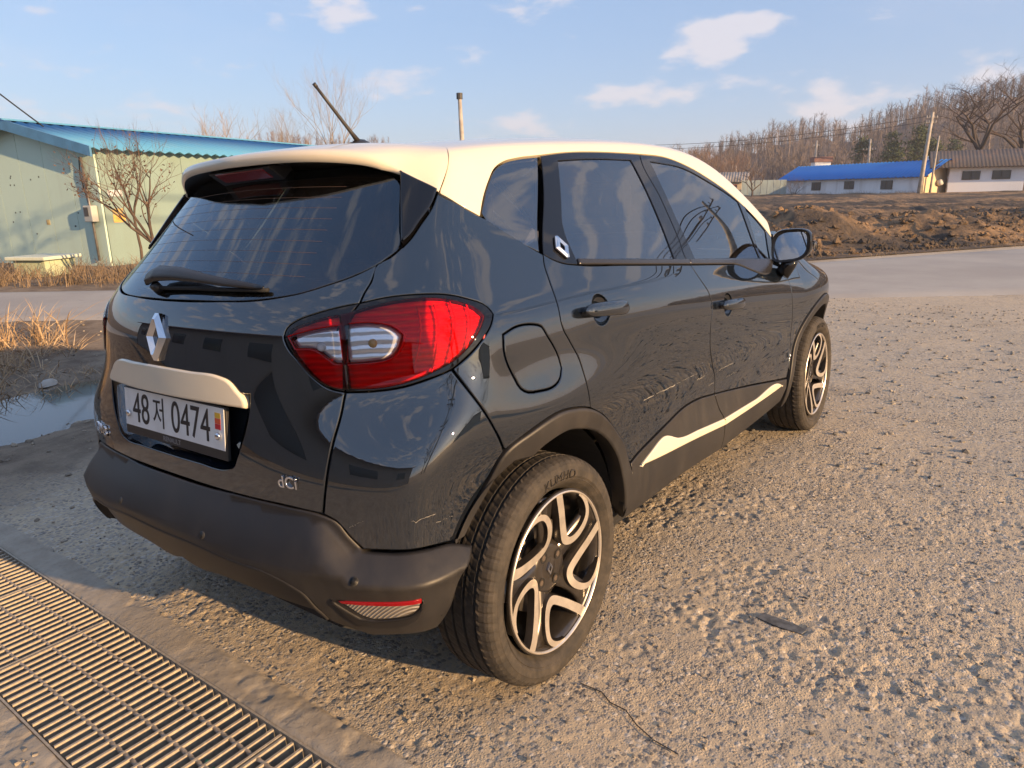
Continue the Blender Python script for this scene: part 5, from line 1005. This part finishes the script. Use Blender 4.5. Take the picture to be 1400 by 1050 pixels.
for i in range(9):
    z = 1.17+.026*i; hw = .44-.006*i
    a = np.array([on_glass(y, z+.02*(1-(y/.5)**2), -.0012) for y in np.linspace(-hw, hw, 21)]); b = a+np.array([0, 0, .0008])
    bb_ = len(m.v); m.v += [tuple(p) for p in a]+[tuple(p) for p in b]; m.f += [(bb_+k, bb_+k+1, bb_+22+k, bb_+21+k) for k in range(20)]
m.build('defroster_wires', M('defroster', (.15, .09, .06), .5), rg)
# window lozenge sticker
p = np.array(D_['lozenge'][0]); nn = gradn(f_body, p); ax = np.array([1., 0, 0]); ax -= nn*ax.dot(nn); ax /= np.linalg.norm(ax); uu = np.cross(ax, nn); uu = uu if uu[2] > 0 else -uu; m = MB()
for (w_, h_, d) in ((.030, .036, .0), (.030, .036, .005), (.021, .027, .009), (.010, .013, .006), (.010, .013, .001)):
    for a, b in ((.2, 1), (1, 0), (.2, -1), (-.2, -1), (-1, 0), (-.2, 1)): m.v.append(tuple(p+nn*(d+.002)+ax*a*w_+uu*b*h_))
m.f = [(r*6+i, r*6+(i+1) % 6, (r+1)*6+(i+1) % 6, (r+1)*6+i) for r in range(4) for i in range(6)]; m.build('window_emblem', CHROME, car)
# scratches on door and corner
SCR = M('scratch_white', (.24, .23, .21), .7); sq = D_['scratch']
def scr(a, b, w_, mm, sd):
    a, b = np.array(a), np.array(b); k = 14; r_ = np.random.default_rng(sd); pts = a+(b-a)*np.linspace(0, 1, k)[:, None]; U = SIDE.to(pts); U[:, 1] += r_.normal(0, .0012, k)
    pts = SIDE.back(U, f_body); nn = gradn(f_body, pts); ww = w_*.6*(.2+r_.random(k)*1.1); bb_ = len(mm.v)
    for p, q, h_ in zip(pts, nn, ww): mm.v += [tuple(p+q*.0008+np.array([0, 0, h_])), tuple(p+q*.0008-np.array([0, 0, h_]))]
    mm.f += [(bb_+2*i, bb_+2*i+1, bb_+2*i+3, bb_+2*i+2) for i in range(k-1) if r_.random() > .22]
for i, (a, b, w_) in enumerate(((0, 1, .0022), (1, 2, .0010), (3, 4, .0012), (5, 6, .0008), (7, 8, .0016), (9, 10, .0018), (11, 12, .0011), (13, 14, .0007), (15, 16, .0006))):
    m = MB(); scr(sq[a], sq[b], w_, m, i); m.build('scratch', SCR, car)['kind'] = 'stuff'
# mirrors
for sg in (1, -1):
    mc = np.array([1.985, -.897, 1.076]); m = MB(); nu, nv = 26, 14
    for j in range(nv):
        t = j/(nv-1); xx = -.055+.135*t; s = 1.0 if t < .04 else math.sqrt(max(0, 1-((t-.0)/1.0)**2.6))
        s = max(s, .02); s *= 1 if j else .96
        for i in range(nu):
            th = 2*math.pi*i/nu; cy, cz = math.cos(th), math.sin(th); e = 2/3.2
            yy = math.copysign(abs(cy)**e, cy)*.090*s; zz = math.copysign(abs(cz)**e, cz)*.076*s*(1-.10*cy)
            m.v.append(((mc[0]+xx), (mc[1]-yy)*sg, mc[2]+zz+.012*cy))
    m.f = [(j*nu+i, (j+1)*nu+i, (j+1)*nu+(i+1) % nu, j*nu+(i+1) % nu) if sg > 0 else (j*nu+i, j*nu+(i+1) % nu, (j+1)*nu+(i+1) % nu, (j+1)*nu+i) for j in range(nv-1) for i in range(nu)]
    mh = m.build('door_mirror', GLOSS, car, True)
    def ring(sc_, xx): return [((mc[0]+xx), (mc[1]-math.copysign(abs(math.cos(2*math.pi*i/nu))**.625, math.cos(2*math.pi*i/nu))*.090*sc_+.012)*sg, mc[2]+math.copysign(abs(math.sin(2*math.pi*i/nu))**.625, math.sin(2*math.pi*i/nu))*.076*sc_*(1-.1*math.cos(2*math.pi*i/nu))+.012*math.cos(2*math.pi*i/nu)) for i in range(nu)]
    m = MB(); m.v = [(p[0], p[1]-.012*sg, p[2]) for p in ring(.965, -.0545)]+[(p[0], p[1]-.006*sg, p[2]) for p in ring(.86, -.052)]+[(p[0], p[1]-.006*sg, p[2]) for p in ring(.84, -.020)]; m.f = [q for r in range(2) for q in [(r*nu+i, r*nu+(i+1) % nu, (r+1)*nu+(i+1) % nu, (r+1)*nu+i) for i in range(nu)]]; m.build('mirror_shroud', PLAST2, mh, True)
    m = MB(); m.v = [(p[0]+.15*(p[2]-mc[2])+.010, p[1]-.006*sg, p[2]) for p in ring(.84, -.0435)]; m.f = [tuple(range(nu))] if sg < 0 else [tuple(reversed(range(nu)))]; m.build('mirror_glass', M('mirror_silver', (.75, .78, .82), .01, 1.), mh)
    m = MB(); m.tube([(1.985, -.885*sg, 1.02), (1.985, -.872*sg, .975), (1.965, -.852*sg, .940)], [.042, .034, .036], 12); m.build('mirror_stalk', GLOSS, mh, True)
    m = MB(); m.tube([(1.985+.01*k, (-.897-.089-.003*math.sin(k))*sg, 1.09-.012*k) for k in range(5)], [.006, .010, .010, .009, .004], 8); m.build('turn_repeater', CLEARLENS, mh, True)
# wheels
def tyre_mesh():
    prof = [(-.050, .222), (-.068, .232), (-.090, .250), (-.1005, .262), (-.0985, .264), (-.103, .270), (-.104, .288), (-.1025, .2905), (-.098, .304), (-.090, .3135), (-.082, .3178)]
    for c in (-.054, -.018, .018, .054): prof += [(c-.0135, .3215), (c-.0052, .3222), (c-.0045, .3150), (c+.0045, .3150), (c+.0052, .3222)]
    prof += [(.066, .3212), (.082, .3178), (.090, .3135), (.098, .304), (.104, .288), (.103, .270), (.090, .250), (.068, .232), (.050, .222)]
    NSG = 288; v = np.zeros((NSG, len(prof), 3)); th = 2*np.pi*np.arange(NSG)/NSG
    for j, (yy, rr) in enumerate(prof):
        k = np.arange(NSG) % 4; r_ = np.full(NSG, rr)
        if 8 <= j <= 11 or len(prof)-9 <= j <= len(prof)-6: r_ = r_-np.where(k == 0, .0034 if j not in (8, len(prof)-6) else .0022, 0)
        elif 11 < j < len(prof)-9 and rr > .318: r_ = r_-np.where((np.arange(NSG)+j) % 4 == 1, .0012, 0)
        v[:, j] = np.column_stack([r_*np.cos(th), np.full(NSG, yy), r_*np.sin(th)])
    return mesh('tyre', v.reshape(-1, 3), [q[::-1] for q in grid_faces(NSG, len(prof), True).tolist()], None, False)
def tyre_mat():
    k = N('tyre_rubber'); d = k.ramp(k.noise(26, 8, .7), .30, .80); k.set(Base_Color=k.mix(d, (.020, .018, .016), (.060, .050, .040)), Roughness=.8); k.bump(k.noise(220, 3), .25, .002); return k.m
TYRE = tyre_mat(); RIMD = M('dark_rim_lacquer', (.055, .048, .042), .28, .55, .6, var=.25, vs=18); RIMM = M('machined_alloy', (.72, .66, .58), .30, .75, var=.12, vs=25); BRK = M('brake_disc', (.22, .20, .18), .45, .8, var=.3, vs=30)
tym = tyre_mesh()
def lathe(name, prof, n, mat_smooth=True):
    th = 2*np.pi*np.arange(n)/n; v = np.stack([np.column_stack([r_*np.cos(th), np.full(n, y), r_*np.sin(th)]) for y, r_ in prof], 1).reshape(-1, 3)
    return mesh(name, v, [q[::-1] for q in grid_faces(n, len(prof), True).tolist()], None, mat_smooth)
barrel = lathe('rim_barrel', [(-.094, .226), (-.097, .231), (-.095, .2335), (-.088, .234), (-.088, .222), (-.080, .214), (-.060, .206), (.08, .196), (.085, .225)], 96)
liprim = lathe('rim_lip', [(-.0905, .2215), (-.0975, .2235), (-.0982, .2265), (-.0955, .2285)], 96)
def ribbon(cl, wd, y_top, thick):
    """closed solid ribbon along a centre line in the wheel plane"""
    cl = np.array(cl); t = np.gradient(cl, axis=0); t /= np.linalg.norm(t, axis=1, keepdims=True); nn = np.stack([-t[:, 1], t[:, 0]], -1); v = []; n_ = len(cl)
    rr = np.hypot(cl[:, 0], cl[:, 1])
    for side, dy in ((1, 0), (-1, 0), (-1.25, thick), (1.25, thick)):
        q = cl+nn*side*wd[:, None]/2; yy = y_top(np.hypot(q[:, 0], q[:, 1]))+dy; v.append(np.column_stack([q[:, 0], yy, q[:, 1]]))
    V = np.concatenate(v); top_f = [(i, i+1, n_+i+1, n_+i) for i in range(n_-1)]; rest = [(k*n_+i, k*n_+i+1, ((k+1) % 4)*n_+i+1, ((k+1) % 4)*n_+i) for k in (1, 2, 3) for i in range(n_-1)]+[(0, n_, 2*n_, 3*n_), (n_-1, 4*n_-1, 3*n_-1, 2*n_-1)]
    return V, top_f, rest
ytop = lambda r_: -.094+.030*np.clip((.20-r_)/.16, 0, 1)**1.5
pk = np.array([(.224, 86), (.195, 84), (.165, 80), (.130, 72.5), (.102, 60), (.090, 46), (.098, 34), (.120, 29), (.150, 29.5), (.180, 33), (.203, 39), (.219, 49), (.225, 58)])
pa = np.linspace(0, 1, len(pk)); pt_ = np.linspace(0, 1, 60); pr, pth = nspl(pa, pk[:, 0])(pt_), np.radians(nspl(pa, pk[:, 1])(pt_)); pw = nspl([0, .2, .45, .6, .8, 1], [.029, .026, .024, .022, .017, .0145])(pt_)
def petal(rot):
    V, tf, rf = ribbon(np.column_stack([pr*np.cos(pth+rot), pr*np.sin(pth+rot)]), pw, ytop, .022); return mesh('spoke', V, tf+rf, None, False, (RIMM, RIMD), [0]*len(tf)+[1]*len(rf))
def web(rot):
    a = np.radians(96.5)+rot; rr = np.linspace(.05, .228, 16); tw = a+np.radians(5)*np.sin((rr-.05)/.18*math.pi)
    V, tf, rf = ribbon(np.column_stack([rr*np.cos(tw), rr*np.sin(tw)]), nspl([.05, .10, .16, .228], [.052, .046, .048, .060])(rr), lambda r_: ytop(r_)+.013, .020); return mesh('spoke_web', V, tf+rf, None, True)
hubm = lathe('hub', [(-.058, .001), (-.060, .028), (-.058, .031), (-.0605, .036), (-.062, .060), (-.058, .074), (-.040, .085), (-.01, .085)], 48)
discm = lathe('brake_disc', [(-.014, .06), (-.016, .070), (-.016, .135), (-.004, .136), (-.004, .06)], 48)
petals = [petal(2*math.pi*k/5) for k in range(5)]; webs = [web(2*math.pi*k/5) for k in range(5)]
lug = MB().tube([(0, -.0625, 0), (0, -.052, 0)], .0085, 6).mesh('lug_nut'); lugr = lathe('lug_recess', [(-.0632, .0155), (-.0635, .013), (-.054, .0125), (-.052, .001)], 20)
capm = MB()
for (w_, h_, d) in ((.013, .019, -.0605), (.013, .019, -.0645), (.006, .010, -.0645), (.006, .010, -.0608)): capm.v += [(0, d, h_), (w_, d, 0), (0, d, -h_), (-w_, d, 0)]
capm.f = [(r*4+i, r*4+(i+1) % 4, (r+1)*4+(i+1) % 4, (r+1)*4+i) for r in range(3) for i in range(4)]; capm = capm.mesh('centre_emblem')
# raised maker's name on the sidewall
tv, tf_ = text_mesh('KUMHO', .036, .0008, 1.15); side_r = nspl([.232, .250, .270, .288, .304], [-.068, -.090, -.103, -.104, -.098])
def arc_text(v, a0, r0):
    o = []
    for x, y, z in v:
        rr = r0+y; a = a0-x/r0; o.append((rr*math.cos(a), float(side_r(rr))-.0012-z, rr*math.sin(a)))
    return o
ltm = mesh('sidewall_lettering', arc_text(tv, R(88), .276), tf_)
LETM = M('tyre_letter', (.018, .016, .015), .5)
def wheel(x, y, rot, flip):
    w_ = empty('wheel', (x, y, .3185)); w_.parent = car; w_.rotation_euler = (0, 0, math.pi if flip else 0)
    def put(nm, me, mat=None, par=None): 
        o = ob(nm, me, par or w_, mat); return o
    put('tyre', tym, TYRE); put('sidewall_lettering', ltm, LETM); put('brake_disc', discm, BRK)
    for nm, me_, mt in [('rim', barrel, RIMD), ('rim_lip', liprim, RIMM), ('hub', hubm, RIMD), ('centre_emblem', capm, CHROME)]+[('spoke', p_, None) for p_ in petals]+[('spoke_web', q_, RIMD) for q_ in webs]: put(nm, me_, mt).rotation_euler.y = rot
    for k in range(4):
        a = R(32+90*k)-rot
        for nm, me_, mt in (('lug_nut', lug, M('lug_steel', (.25, .2, .16), .4, .8)), ('lug_recess', lugr, DARK)): put(nm, me_, mt).location = (.050*math.cos(a), 0, .050*math.sin(a))
    return w_
wheel(0, -.767, 0, False); wheel(0, .767, .7, True); wheel(FC, -.775, -.5, False); wheel(FC, .775, .3, True)
# wheel housings, floor and cabin
for cx in (0, FC):
    for sg in (1, -1):
        m = MB(); nn_ = 26
        for y in (.50, .80):
            for i in range(nn_+1):
                a = R(8+164*i/nn_); m.v.append((cx+.415*math.cos(a), -y*sg, .318+.415*math.sin(a)))
        m.f = [(i, i+1, nn_+2+i, nn_+1+i) for i in range(nn_)]+[tuple(range(nn_+1))]; m.build('wheel_housing', M('wheel_house_black', (.012, .011, .010), .9), car)
m = MB(); m.prism([(-.50, .30), (-.42, .24), (.5, .22), (2.1, .20), (3.2, .22), (3.3, .35), (3.2, .5), (3.0, .55), (3.0, .42), (2.15, .42), (.45, .42), (.42, .46), (-.42, .50), (-.50, .45)], -.52, .52, lambda x, y, z: (x, z, y)); m.build('underbody', DARK, car)
for sg in (1, -1):
    m = MB(); m.box((.43, min(sg*.52, sg*.79), .26), (2.17, max(sg*.52, sg*.79), .40)); m.build('sill_beam', DARK, car)
def seat(x, y, w_, rear=False):
    m = MB(); m.box((x-.02, y-w_/2, .45), (x+.48, y+w_/2, .66)); m.prism([(x-.02, .62), (x+.10, .62), (x-.10, 1.20 if not rear else 1.08), (x-.20, 1.18 if not rear else 1.06)], y-w_/2, y+w_/2, lambda a, b, c: (a, c, b)); return m.build('seat', SEATM, car, False, .04)
for y in (-.36, .36):
    s_o = seat(1.30, y, .50); m = MB(); m.box((1.10, y-.13, 1.22), (1.19, y+.13, 1.40)); m.build('headrest', SEATM, s_o, False, .035)
s_o = seat(.42, 0, 1.24, True)
for y in (-.40, .40): m = MB(); m.box((.22, y-.13, 1.08), (.30, y+.13, 1.22)); m.build('headrest', SEATM, s_o, False, .035)
m = MB(); m.prism([(2.0, .6), (2.0, .95), (2.15, 1.02), (2.5, 1.02), (2.5, .6)], -.68, .68, lambda a, b, c: (a, c, b)); m.build('dashboard', DARK, car)
m = MB(); m.prism([(-.45, .62), (.25, .62), (.25, .98), (-.40, .98)], -.62, .62, lambda a, b, c: (a, c, b)); m.build('parcel_shelf', DARK, car)

# ================================================================== SMALL THINGS
# --- drain gratings: bearing bars, twisted cross rods, edge angles
GALV = N('galvanised_bar'); GALV.set(Base_Color=GALV.mix(GALV.ramp(GALV.noise(60, 5, .6), .4, .7), (.33, .29, .23), (.46, .40, .31)), Roughness=.7, Metallic=.1); GALV.bump(GALV.noise(250, 3), .2, .002); GALV = GALV.m
ROD = M('dusty_rod', (.25, .22, .185), .8, var=.3, vs=60)
barm = MB().box((GX0+.012, -.0036, -.044), (GX1-.012, .0036, .004)).mesh('bearing_bar')
def rod_mesh(ln):
    n_ = int(ln/.0047); v = []
    for i in range(n_+1):
        y = ln*i/n_; a = y*math.pi/.0375*.5
        for k in range(4): v.append((.0058*math.cos(a+k*math.pi/2), y, .0058*math.sin(a+k*math.pi/2)))
    return mesh('cross_rod', v, [(i*4+k, (i+1)*4+k, (i+1)*4+(k+1) % 4, i*4+(k+1) % 4) for i in range(n_) for k in range(4)])
def grate(y0, y1, label):
    g = bpy.data.objects.new('drain_grate', None); COL.objects.link(g); g.matrix_world = YARD.to_4x4()@Matrix.Translation((0, y0, 0)); g.empty_display_size = .1; tag(g, label, 'drain grate', 'gratings of the drain channel'); ln = y1-y0; n_ = int(round(ln/.0375))
    for i in range(n_+1):
        o = ob('bearing_bar', barm, g, GALV); o.location = (0, .004+(ln-.008)*i/n_, random.gauss(0, .0006)); o.rotation_euler = (random.gauss(0, .03), 0, random.gauss(0, .0016))
    rm_ = rod_mesh(ln-.02)
    for x in (-.708, -.800, -.893): o = ob('cross_rod', rm_, g, ROD); o.location = (x, .01, -.001)
grate(-1.40, -.395, 'nearest steel drain grate, cut by the bottom edge of the picture'); grate(-.390, .604, 'second nearest steel drain grate, lit full length by the low sun'); grate(.609, 1.128, 'short steel drain grate between two long ones'); grate(1.133, 2.12, 'farthest steel drain grate, half in the shade by the mud')
for x, nm in ((GX0+.004, 0), (GX1-.004, 1)):
    m = MB(); m.box((x-.003, GY0, -.06), (x+.003, GY1, .005)); o = m.build('drain_edge_angle', GALV); o.matrix_world = YARD.to_4x4(); tag(o, ('steel edge strip on the near left side of the drain', 'steel edge strip between drain and concrete kerb')[nm], 'edge strip')
# debris in the drain
m = MB(); m.prism([(0, 0), (.035, .012), (.05, .05), (.03, .075), (.008, .06), (-.006, .02)], 0, .004); o = m.build('wrapper', M('green_wrapper', (.05, .28, .12), .3)); o.matrix_world = YARD.to_4x4()@Matrix.Translation((-.80, -.33, -.028))@Matrix.Rotation(.6, 4, 'X')@Matrix.Scale(.6, 4); tag(o, 'crumpled green wrapper caught in the nearest drain grate', 'wrapper')
# --- loose stones
def stones(name, n_, xr, yr, smin, smax, seed, mat, label, avoid=True):
    r_ = np.random.default_rng(seed); ico = [(-.53, 0, .85), (.53, 0, .85), (-.53, 0, -.85), (.53, 0, -.85), (0, .85, .53), (0, .85, -.53), (0, -.85, .53), (0, -.85, -.53), (.85, .53, 0), (-.85, .53, 0), (.85, -.53, 0), (-.85, -.53, 0)]
    tri = [(0, 4, 1), (0, 9, 4), (9, 5, 4), (4, 5, 8), (4, 8, 1), (8, 10, 1), (8, 3, 10), (5, 3, 8), (5, 2, 3), (2, 7, 3), (7, 10, 3), (7, 6, 10), (7, 11, 6), (11, 0, 6), (0, 1, 6), (6, 1, 10), (9, 0, 11), (9, 11, 2), (9, 2, 5), (7, 2, 11)]
    x = r_.uniform(*xr, n_); y = r_.uniform(*yr, n_); ok = ~((x > GX0-.03) & (x < -.50) & (y > GY0) & (y < GY1)); x, y = x[ok], y[ok]; z = yard_z(x, y); s = smin+(smax-smin)*r_.random(len(x))**3.2; V = []; F = []; b = 0; ico = np.array(ico)
    for i in range(len(x)):
        q = ico*(1+r_.normal(0, .20, (12, 1)))*s[i]*np.array([1, r_.uniform(.6, 1), r_.uniform(.4, .75)]); c, s2 = math.cos(i*1.7), math.sin(i*1.7); q = np.column_stack([q[:, 0]*c-q[:, 1]*s2, q[:, 0]*s2+q[:, 1]*c, q[:, 2]]); V.append(q+np.array([x[i], y[i], z[i]+s[i]*.12])); F += [tuple(k+b for k in t) for t in tri]; b += 12
    o = ob(name, mesh(name, np.concatenate(V), F), None, mat); o.matrix_world = YARD.to_4x4(); return tag(o, label, 'gravel', kind='stuff')
def stone_mat(nm, a, b):
    k = N(nm); vi = k.n('ShaderNodeNewGeometry'); c = k.mix(vi.outputs['Random Per Island'], a, b); k.set(Base_Color=k.mix(k.ramp(k.noise(90, 4), .4, .7, 0, .5), c, (.30, .25, .18)), Roughness=.9); return k.m
stones('gravel', 13000, (-1.5, 2.4), (-2.9, 1.5), .0014, .0085, 1, stone_mat('small_stone', (.09, .09, .09), (.34, .29, .22)), 'loose small gravel strewn over the yard')
stones('gravel', 5200, (2.0, 9.0), (-4.2, 2.2), .004, .022, 2, stone_mat('grey_stone', (.11, .11, .105), (.33, .30, .25)), 'loose gravel on the yard beyond the front wheel')
stones('gravel', 1500, (-1.0, 5.0), (1.6, 8.5), .005, .03, 3, stone_mat('mud_stone', (.12, .10, .08), (.40, .34, .26)), 'stones in the mud left of the car')
cl_v = np.stack([FIELDA, FIELDB], -1).reshape(-1, 2)
def clods():
    r_ = np.random.default_rng(9); V = []; F = []; b = 0; o8 = np.array([(1, 0, 0), (0, 1, 0), (-1, 0, 0), (0, -1, 0), (0, 0, 1), (0, 0, -1), (.6, .6, .5), (-.6, .5, .6), (.5, -.6, .6), (-.6, -.6, .4)]); fc = [(0, 6, 4), (6, 1, 4), (1, 7, 4), (7, 2, 4), (2, 9, 4), (9, 3, 4), (3, 8, 4), (8, 0, 4), (0, 1, 6), (1, 2, 7), (2, 3, 9), (3, 0, 8)]
    for i in range(3800):
        bb_ = 3.2+22*r_.random(); a_ = 12.5+.44*bb_+.5+9*r_.random()**1.6; s = .02+.10*r_.random()**4; z = field_z(a_, bb_) if i % 1 == 0 else 0; p = S(a_, bb_, z+s*.15); q = o8*s*(1+r_.normal(0, .25, (10, 1)))+np.array(p); V.append(q); F += [tuple(k+b for k in t) for t in fc]; b += 10
    return tag(ob('soil_clods', mesh('soil_clods', np.concatenate(V), F), None, soil_mat()), 'lumps of turned dark soil along the field bank', 'soil', kind='stuff')
clods()
# named single stones and scraps
def one(name, label, cat, loop, h_, pos, rz, mat):
    m = MB(); m.prism(loop, 0, h_); o = m.build(name, mat, None, False, .003); o.matrix_world = YARD.to_4x4()@Matrix.Translation((pos[0], pos[1], gz_at(*pos)+.001))@Matrix.Rotation(rz, 4, 'Z'); return tag(o, label, cat)
one('stone_shard', 'flat dark slate-like shard lying on the sunlit gravel', 'stone', [(-.075, -.020), (.0, -.026), (.072, -.016), (.075, .012), (.03, .024), (-.068, .020)], .004, (0.563, -1.308), -1.71, M('slate_scrap', (.10, .105, .11), .8, var=.4, vs=40))
one('curled_leaf', 'curled dark brown leaf near the bottom edge of the gravel', 'leaf', [(-.02, -.008), (.01, -.012), (.03, -.002), (.012, .010), (-.015, .008)], .004, (-.30, -1.50), .4, M('dead_leaf', (.09, .045, .025), .8))
# crack running from the rear tyre
m = MB(); pts = [(-.02, -.93), (-.02, -1.0), (-.045, -1.04), (-.05, -1.09), (-.085, -1.14), (-.11, -1.20), (-.12, -1.27)]; v = []
for (x, y) in pts: z = gz_at(x, y)+.0045; v += [(x-.0022, y, z), (x+.0022, y, z)]
m.add(v, [(2*i, 2*i+1, 2*i+3, 2*i+2) for i in range(len(pts)-1)]); o = m.build('cable_scrap', M('wire_black', (.02, .02, .02), .6)); o.matrix_world = YARD.to_4x4(); tag(o, 'thin dark strand lying on the gravel beside the rear tyre', 'strand')
# --- dry grass and weeds
def grass(name, label, spots, seed, cols, vs=3.):
    r_ = np.random.default_rng(seed); V = []; F = []; b = 0
    for (cx, cy, cz, rad_, n_, h0, h1, lean) in spots:
        for i in range(n_):
            az = r_.uniform(0, 6.283); rr = rad_*math.sqrt(r_.random()); p = np.array([cx+rr*math.cos(az), cy+rr*math.sin(az), cz-.03]); h_ = r_.uniform(h0, h1); d = r_.normal(0, lean, 2); w_ = r_.uniform(.0025, .006)*(1+h_); sd = np.array([math.cos(az), math.sin(az), 0])*w_; drop_ = r_.random()
            q = [p+np.array([d[0]*t**1.7, d[1]*t**1.7, h_*(t-.35*drop_*t**3)]) for t in (0, .45, .8, 1.)]
            V += [q[0]-sd, q[0]+sd, q[1]-sd*.8, q[1]+sd*.8, q[2]-sd*.5, q[2]+sd*.5, q[3]]; F += [(b, b+1, b+3, b+2), (b+2, b+3, b+5, b+4), (b+4, b+5, b+6)]; b += 7
    k = N(name+'_straw'); g = k.n('ShaderNodeNewGeometry'); k.set(Base_Color=k.mix(g.outputs['Random Per Island'], cols[0], cols[1]), Roughness=.85); return tag(ob(name, mesh(name, V, F), None, k.m), label, 'dry grass', kind='stuff')
def wz_at(a, b):
    p = S(a, b); l = np.array(YARD.transposed()@p); return float((YI@np.array([l[0], l[1], float(yard_z(np.array([l[0]]), np.array([l[1]]))[0])]))[2])
sp_ = []
for i in range(26):
    a, b = 6.3+1.9*random.random(), -4.95-1.2*random.random()+.25*random.random(); p = S(a, b); sp_.append((p.x, p.y, wz_at(a, b), .22, 30, .12, .62 if b < -5.25 else .26, .26))
for i in range(30):
    a, b = 5.2+1.6*random.random(), -4.5+1.4*random.random()-.6; p = S(a, b); sp_.append((p.x, p.y, wz_at(a, b), .25, 26, .03, .16, .12))
grass('dry_grass', 'tall orange dry grass at the left edge beside the mud', sp_, 3, ((.24, .15, .08), (.50, .38, .24)))
sp_ = []
for i in range(170):
    a, b = 12.9+3.4*random.random(), -4.2-9*random.random(); p = S(a, b); sp_.append((p.x, p.y, LEVEL, .30, 34, .10, .50, .22))
grass('roadside_weeds', 'brown dead weeds along the foot of the green shed', sp_, 4, ((.12, .085, .055), (.27, .20, .13)))
sp_ = []
for i in range(60):
    b = 3.5+14*random.random(); a = 12.5+.44*b+random.random()*.8; p = S(a, b); sp_.append((p.x, p.y, field_z(a, b), .25, 14, .04, .16, .12))
for i in range(70):
    t = random.random(); a, b = 84-14*t+random.uniform(-1.5, -.2), 31+8.5*t+random.uniform(-1, .6); p = S(a, b); sp_.append((p.x, p.y, field_z(a, b), .5, 20, .1, .45, .2))
grass('verge_grass', 'dead grass along the field edge and the cottage wall', sp_, 6, ((.16, .11, .06), (.34, .24, .13)))
# litter at the left edge
for i, (a, b, sx, sy, hh_, c, lb) in enumerate(((6.15, -4.15, .10, .055, .05, (.42, .40, .36), 'pale rock among the litter at the mud edge'), (5.95, -3.75, .13, .02, .012, (.6, .58, .5), 'white stick of litter lying on the mud'), (5.7, -3.45, .06, .04, .03, (.45, .30, .20), 'tan lump beside the litter'), (5.9, -4.6, .14, .05, .02, (.62, .60, .58), 'crumpled white scrap at the left edge'))):
    p = S(a, b); m = MB(); r_ = np.random.default_rng(i); n_ = 9
    for lv, (f_, z) in enumerate(((1, 0), (.9, .6), (.45, 1))):
        for k in range(n_): th = 2*math.pi*k/n_; q = f_*(1+r_.normal(0, .12)); m.v.append((sx*q*math.cos(th), sy*q*math.sin(th), hh_*z))
    m.f = [(l*n_+k, l*n_+(k+1) % n_, (l+1)*n_+(k+1) % n_, (l+1)*n_+k) for l in range(2) for k in range(n_)]+[tuple(2*n_+k for k in range(n_))]
    o = m.build(('rock', 'litter', 'rock', 'litter')[i], M('litter%d' % i, c, .85), None, i % 2 == 0); o.location = (p.x, p.y, wz_at(a, b)); o.rotation_euler.z = i*.8+.4; tag(o, lb, ('stone', 'litter')[i % 2])
# guy wire at the field edge
p, q = S(17.6, 13.0, .05), S(17.9, 14.1, 1.0); m = MB(); m.tube([p, q, q+(q-p)*3], .03, 6); tag(m.build('guy_wire', M('guy_grey', (.5, .48, .45), .5), None, True), 'slanting pale guy wire at the right edge above the road', 'guy wire')

# --- evening air: far things pale a little
hz = MB(); hz.box((-1150, -1150, -60), (1150, 1150, 62)); hzo = hz.build('haze', None); hzm = bpy.data.materials.new('haze_air'); hzm.use_nodes = True; hn = hzm.node_tree; hn.nodes.clear(); ho = hn.nodes.new('ShaderNodeOutputMaterial'); pv_ = hn.nodes.new('ShaderNodeVolumePrincipled')
pv_.inputs['Color'].default_value = (.86, .88, .94, 1); pv_.inputs['Density'].default_value = .0006; pv_.inputs['Anisotropy'].default_value = .2; hn.links.new(pv_.outputs[0], ho.inputs['Volume']); hzo.data.materials.clear(); hzo.data.materials.append(hzm); tag(hzo, 'thin pale evening haze over the fields', 'haze', kind='stuff')
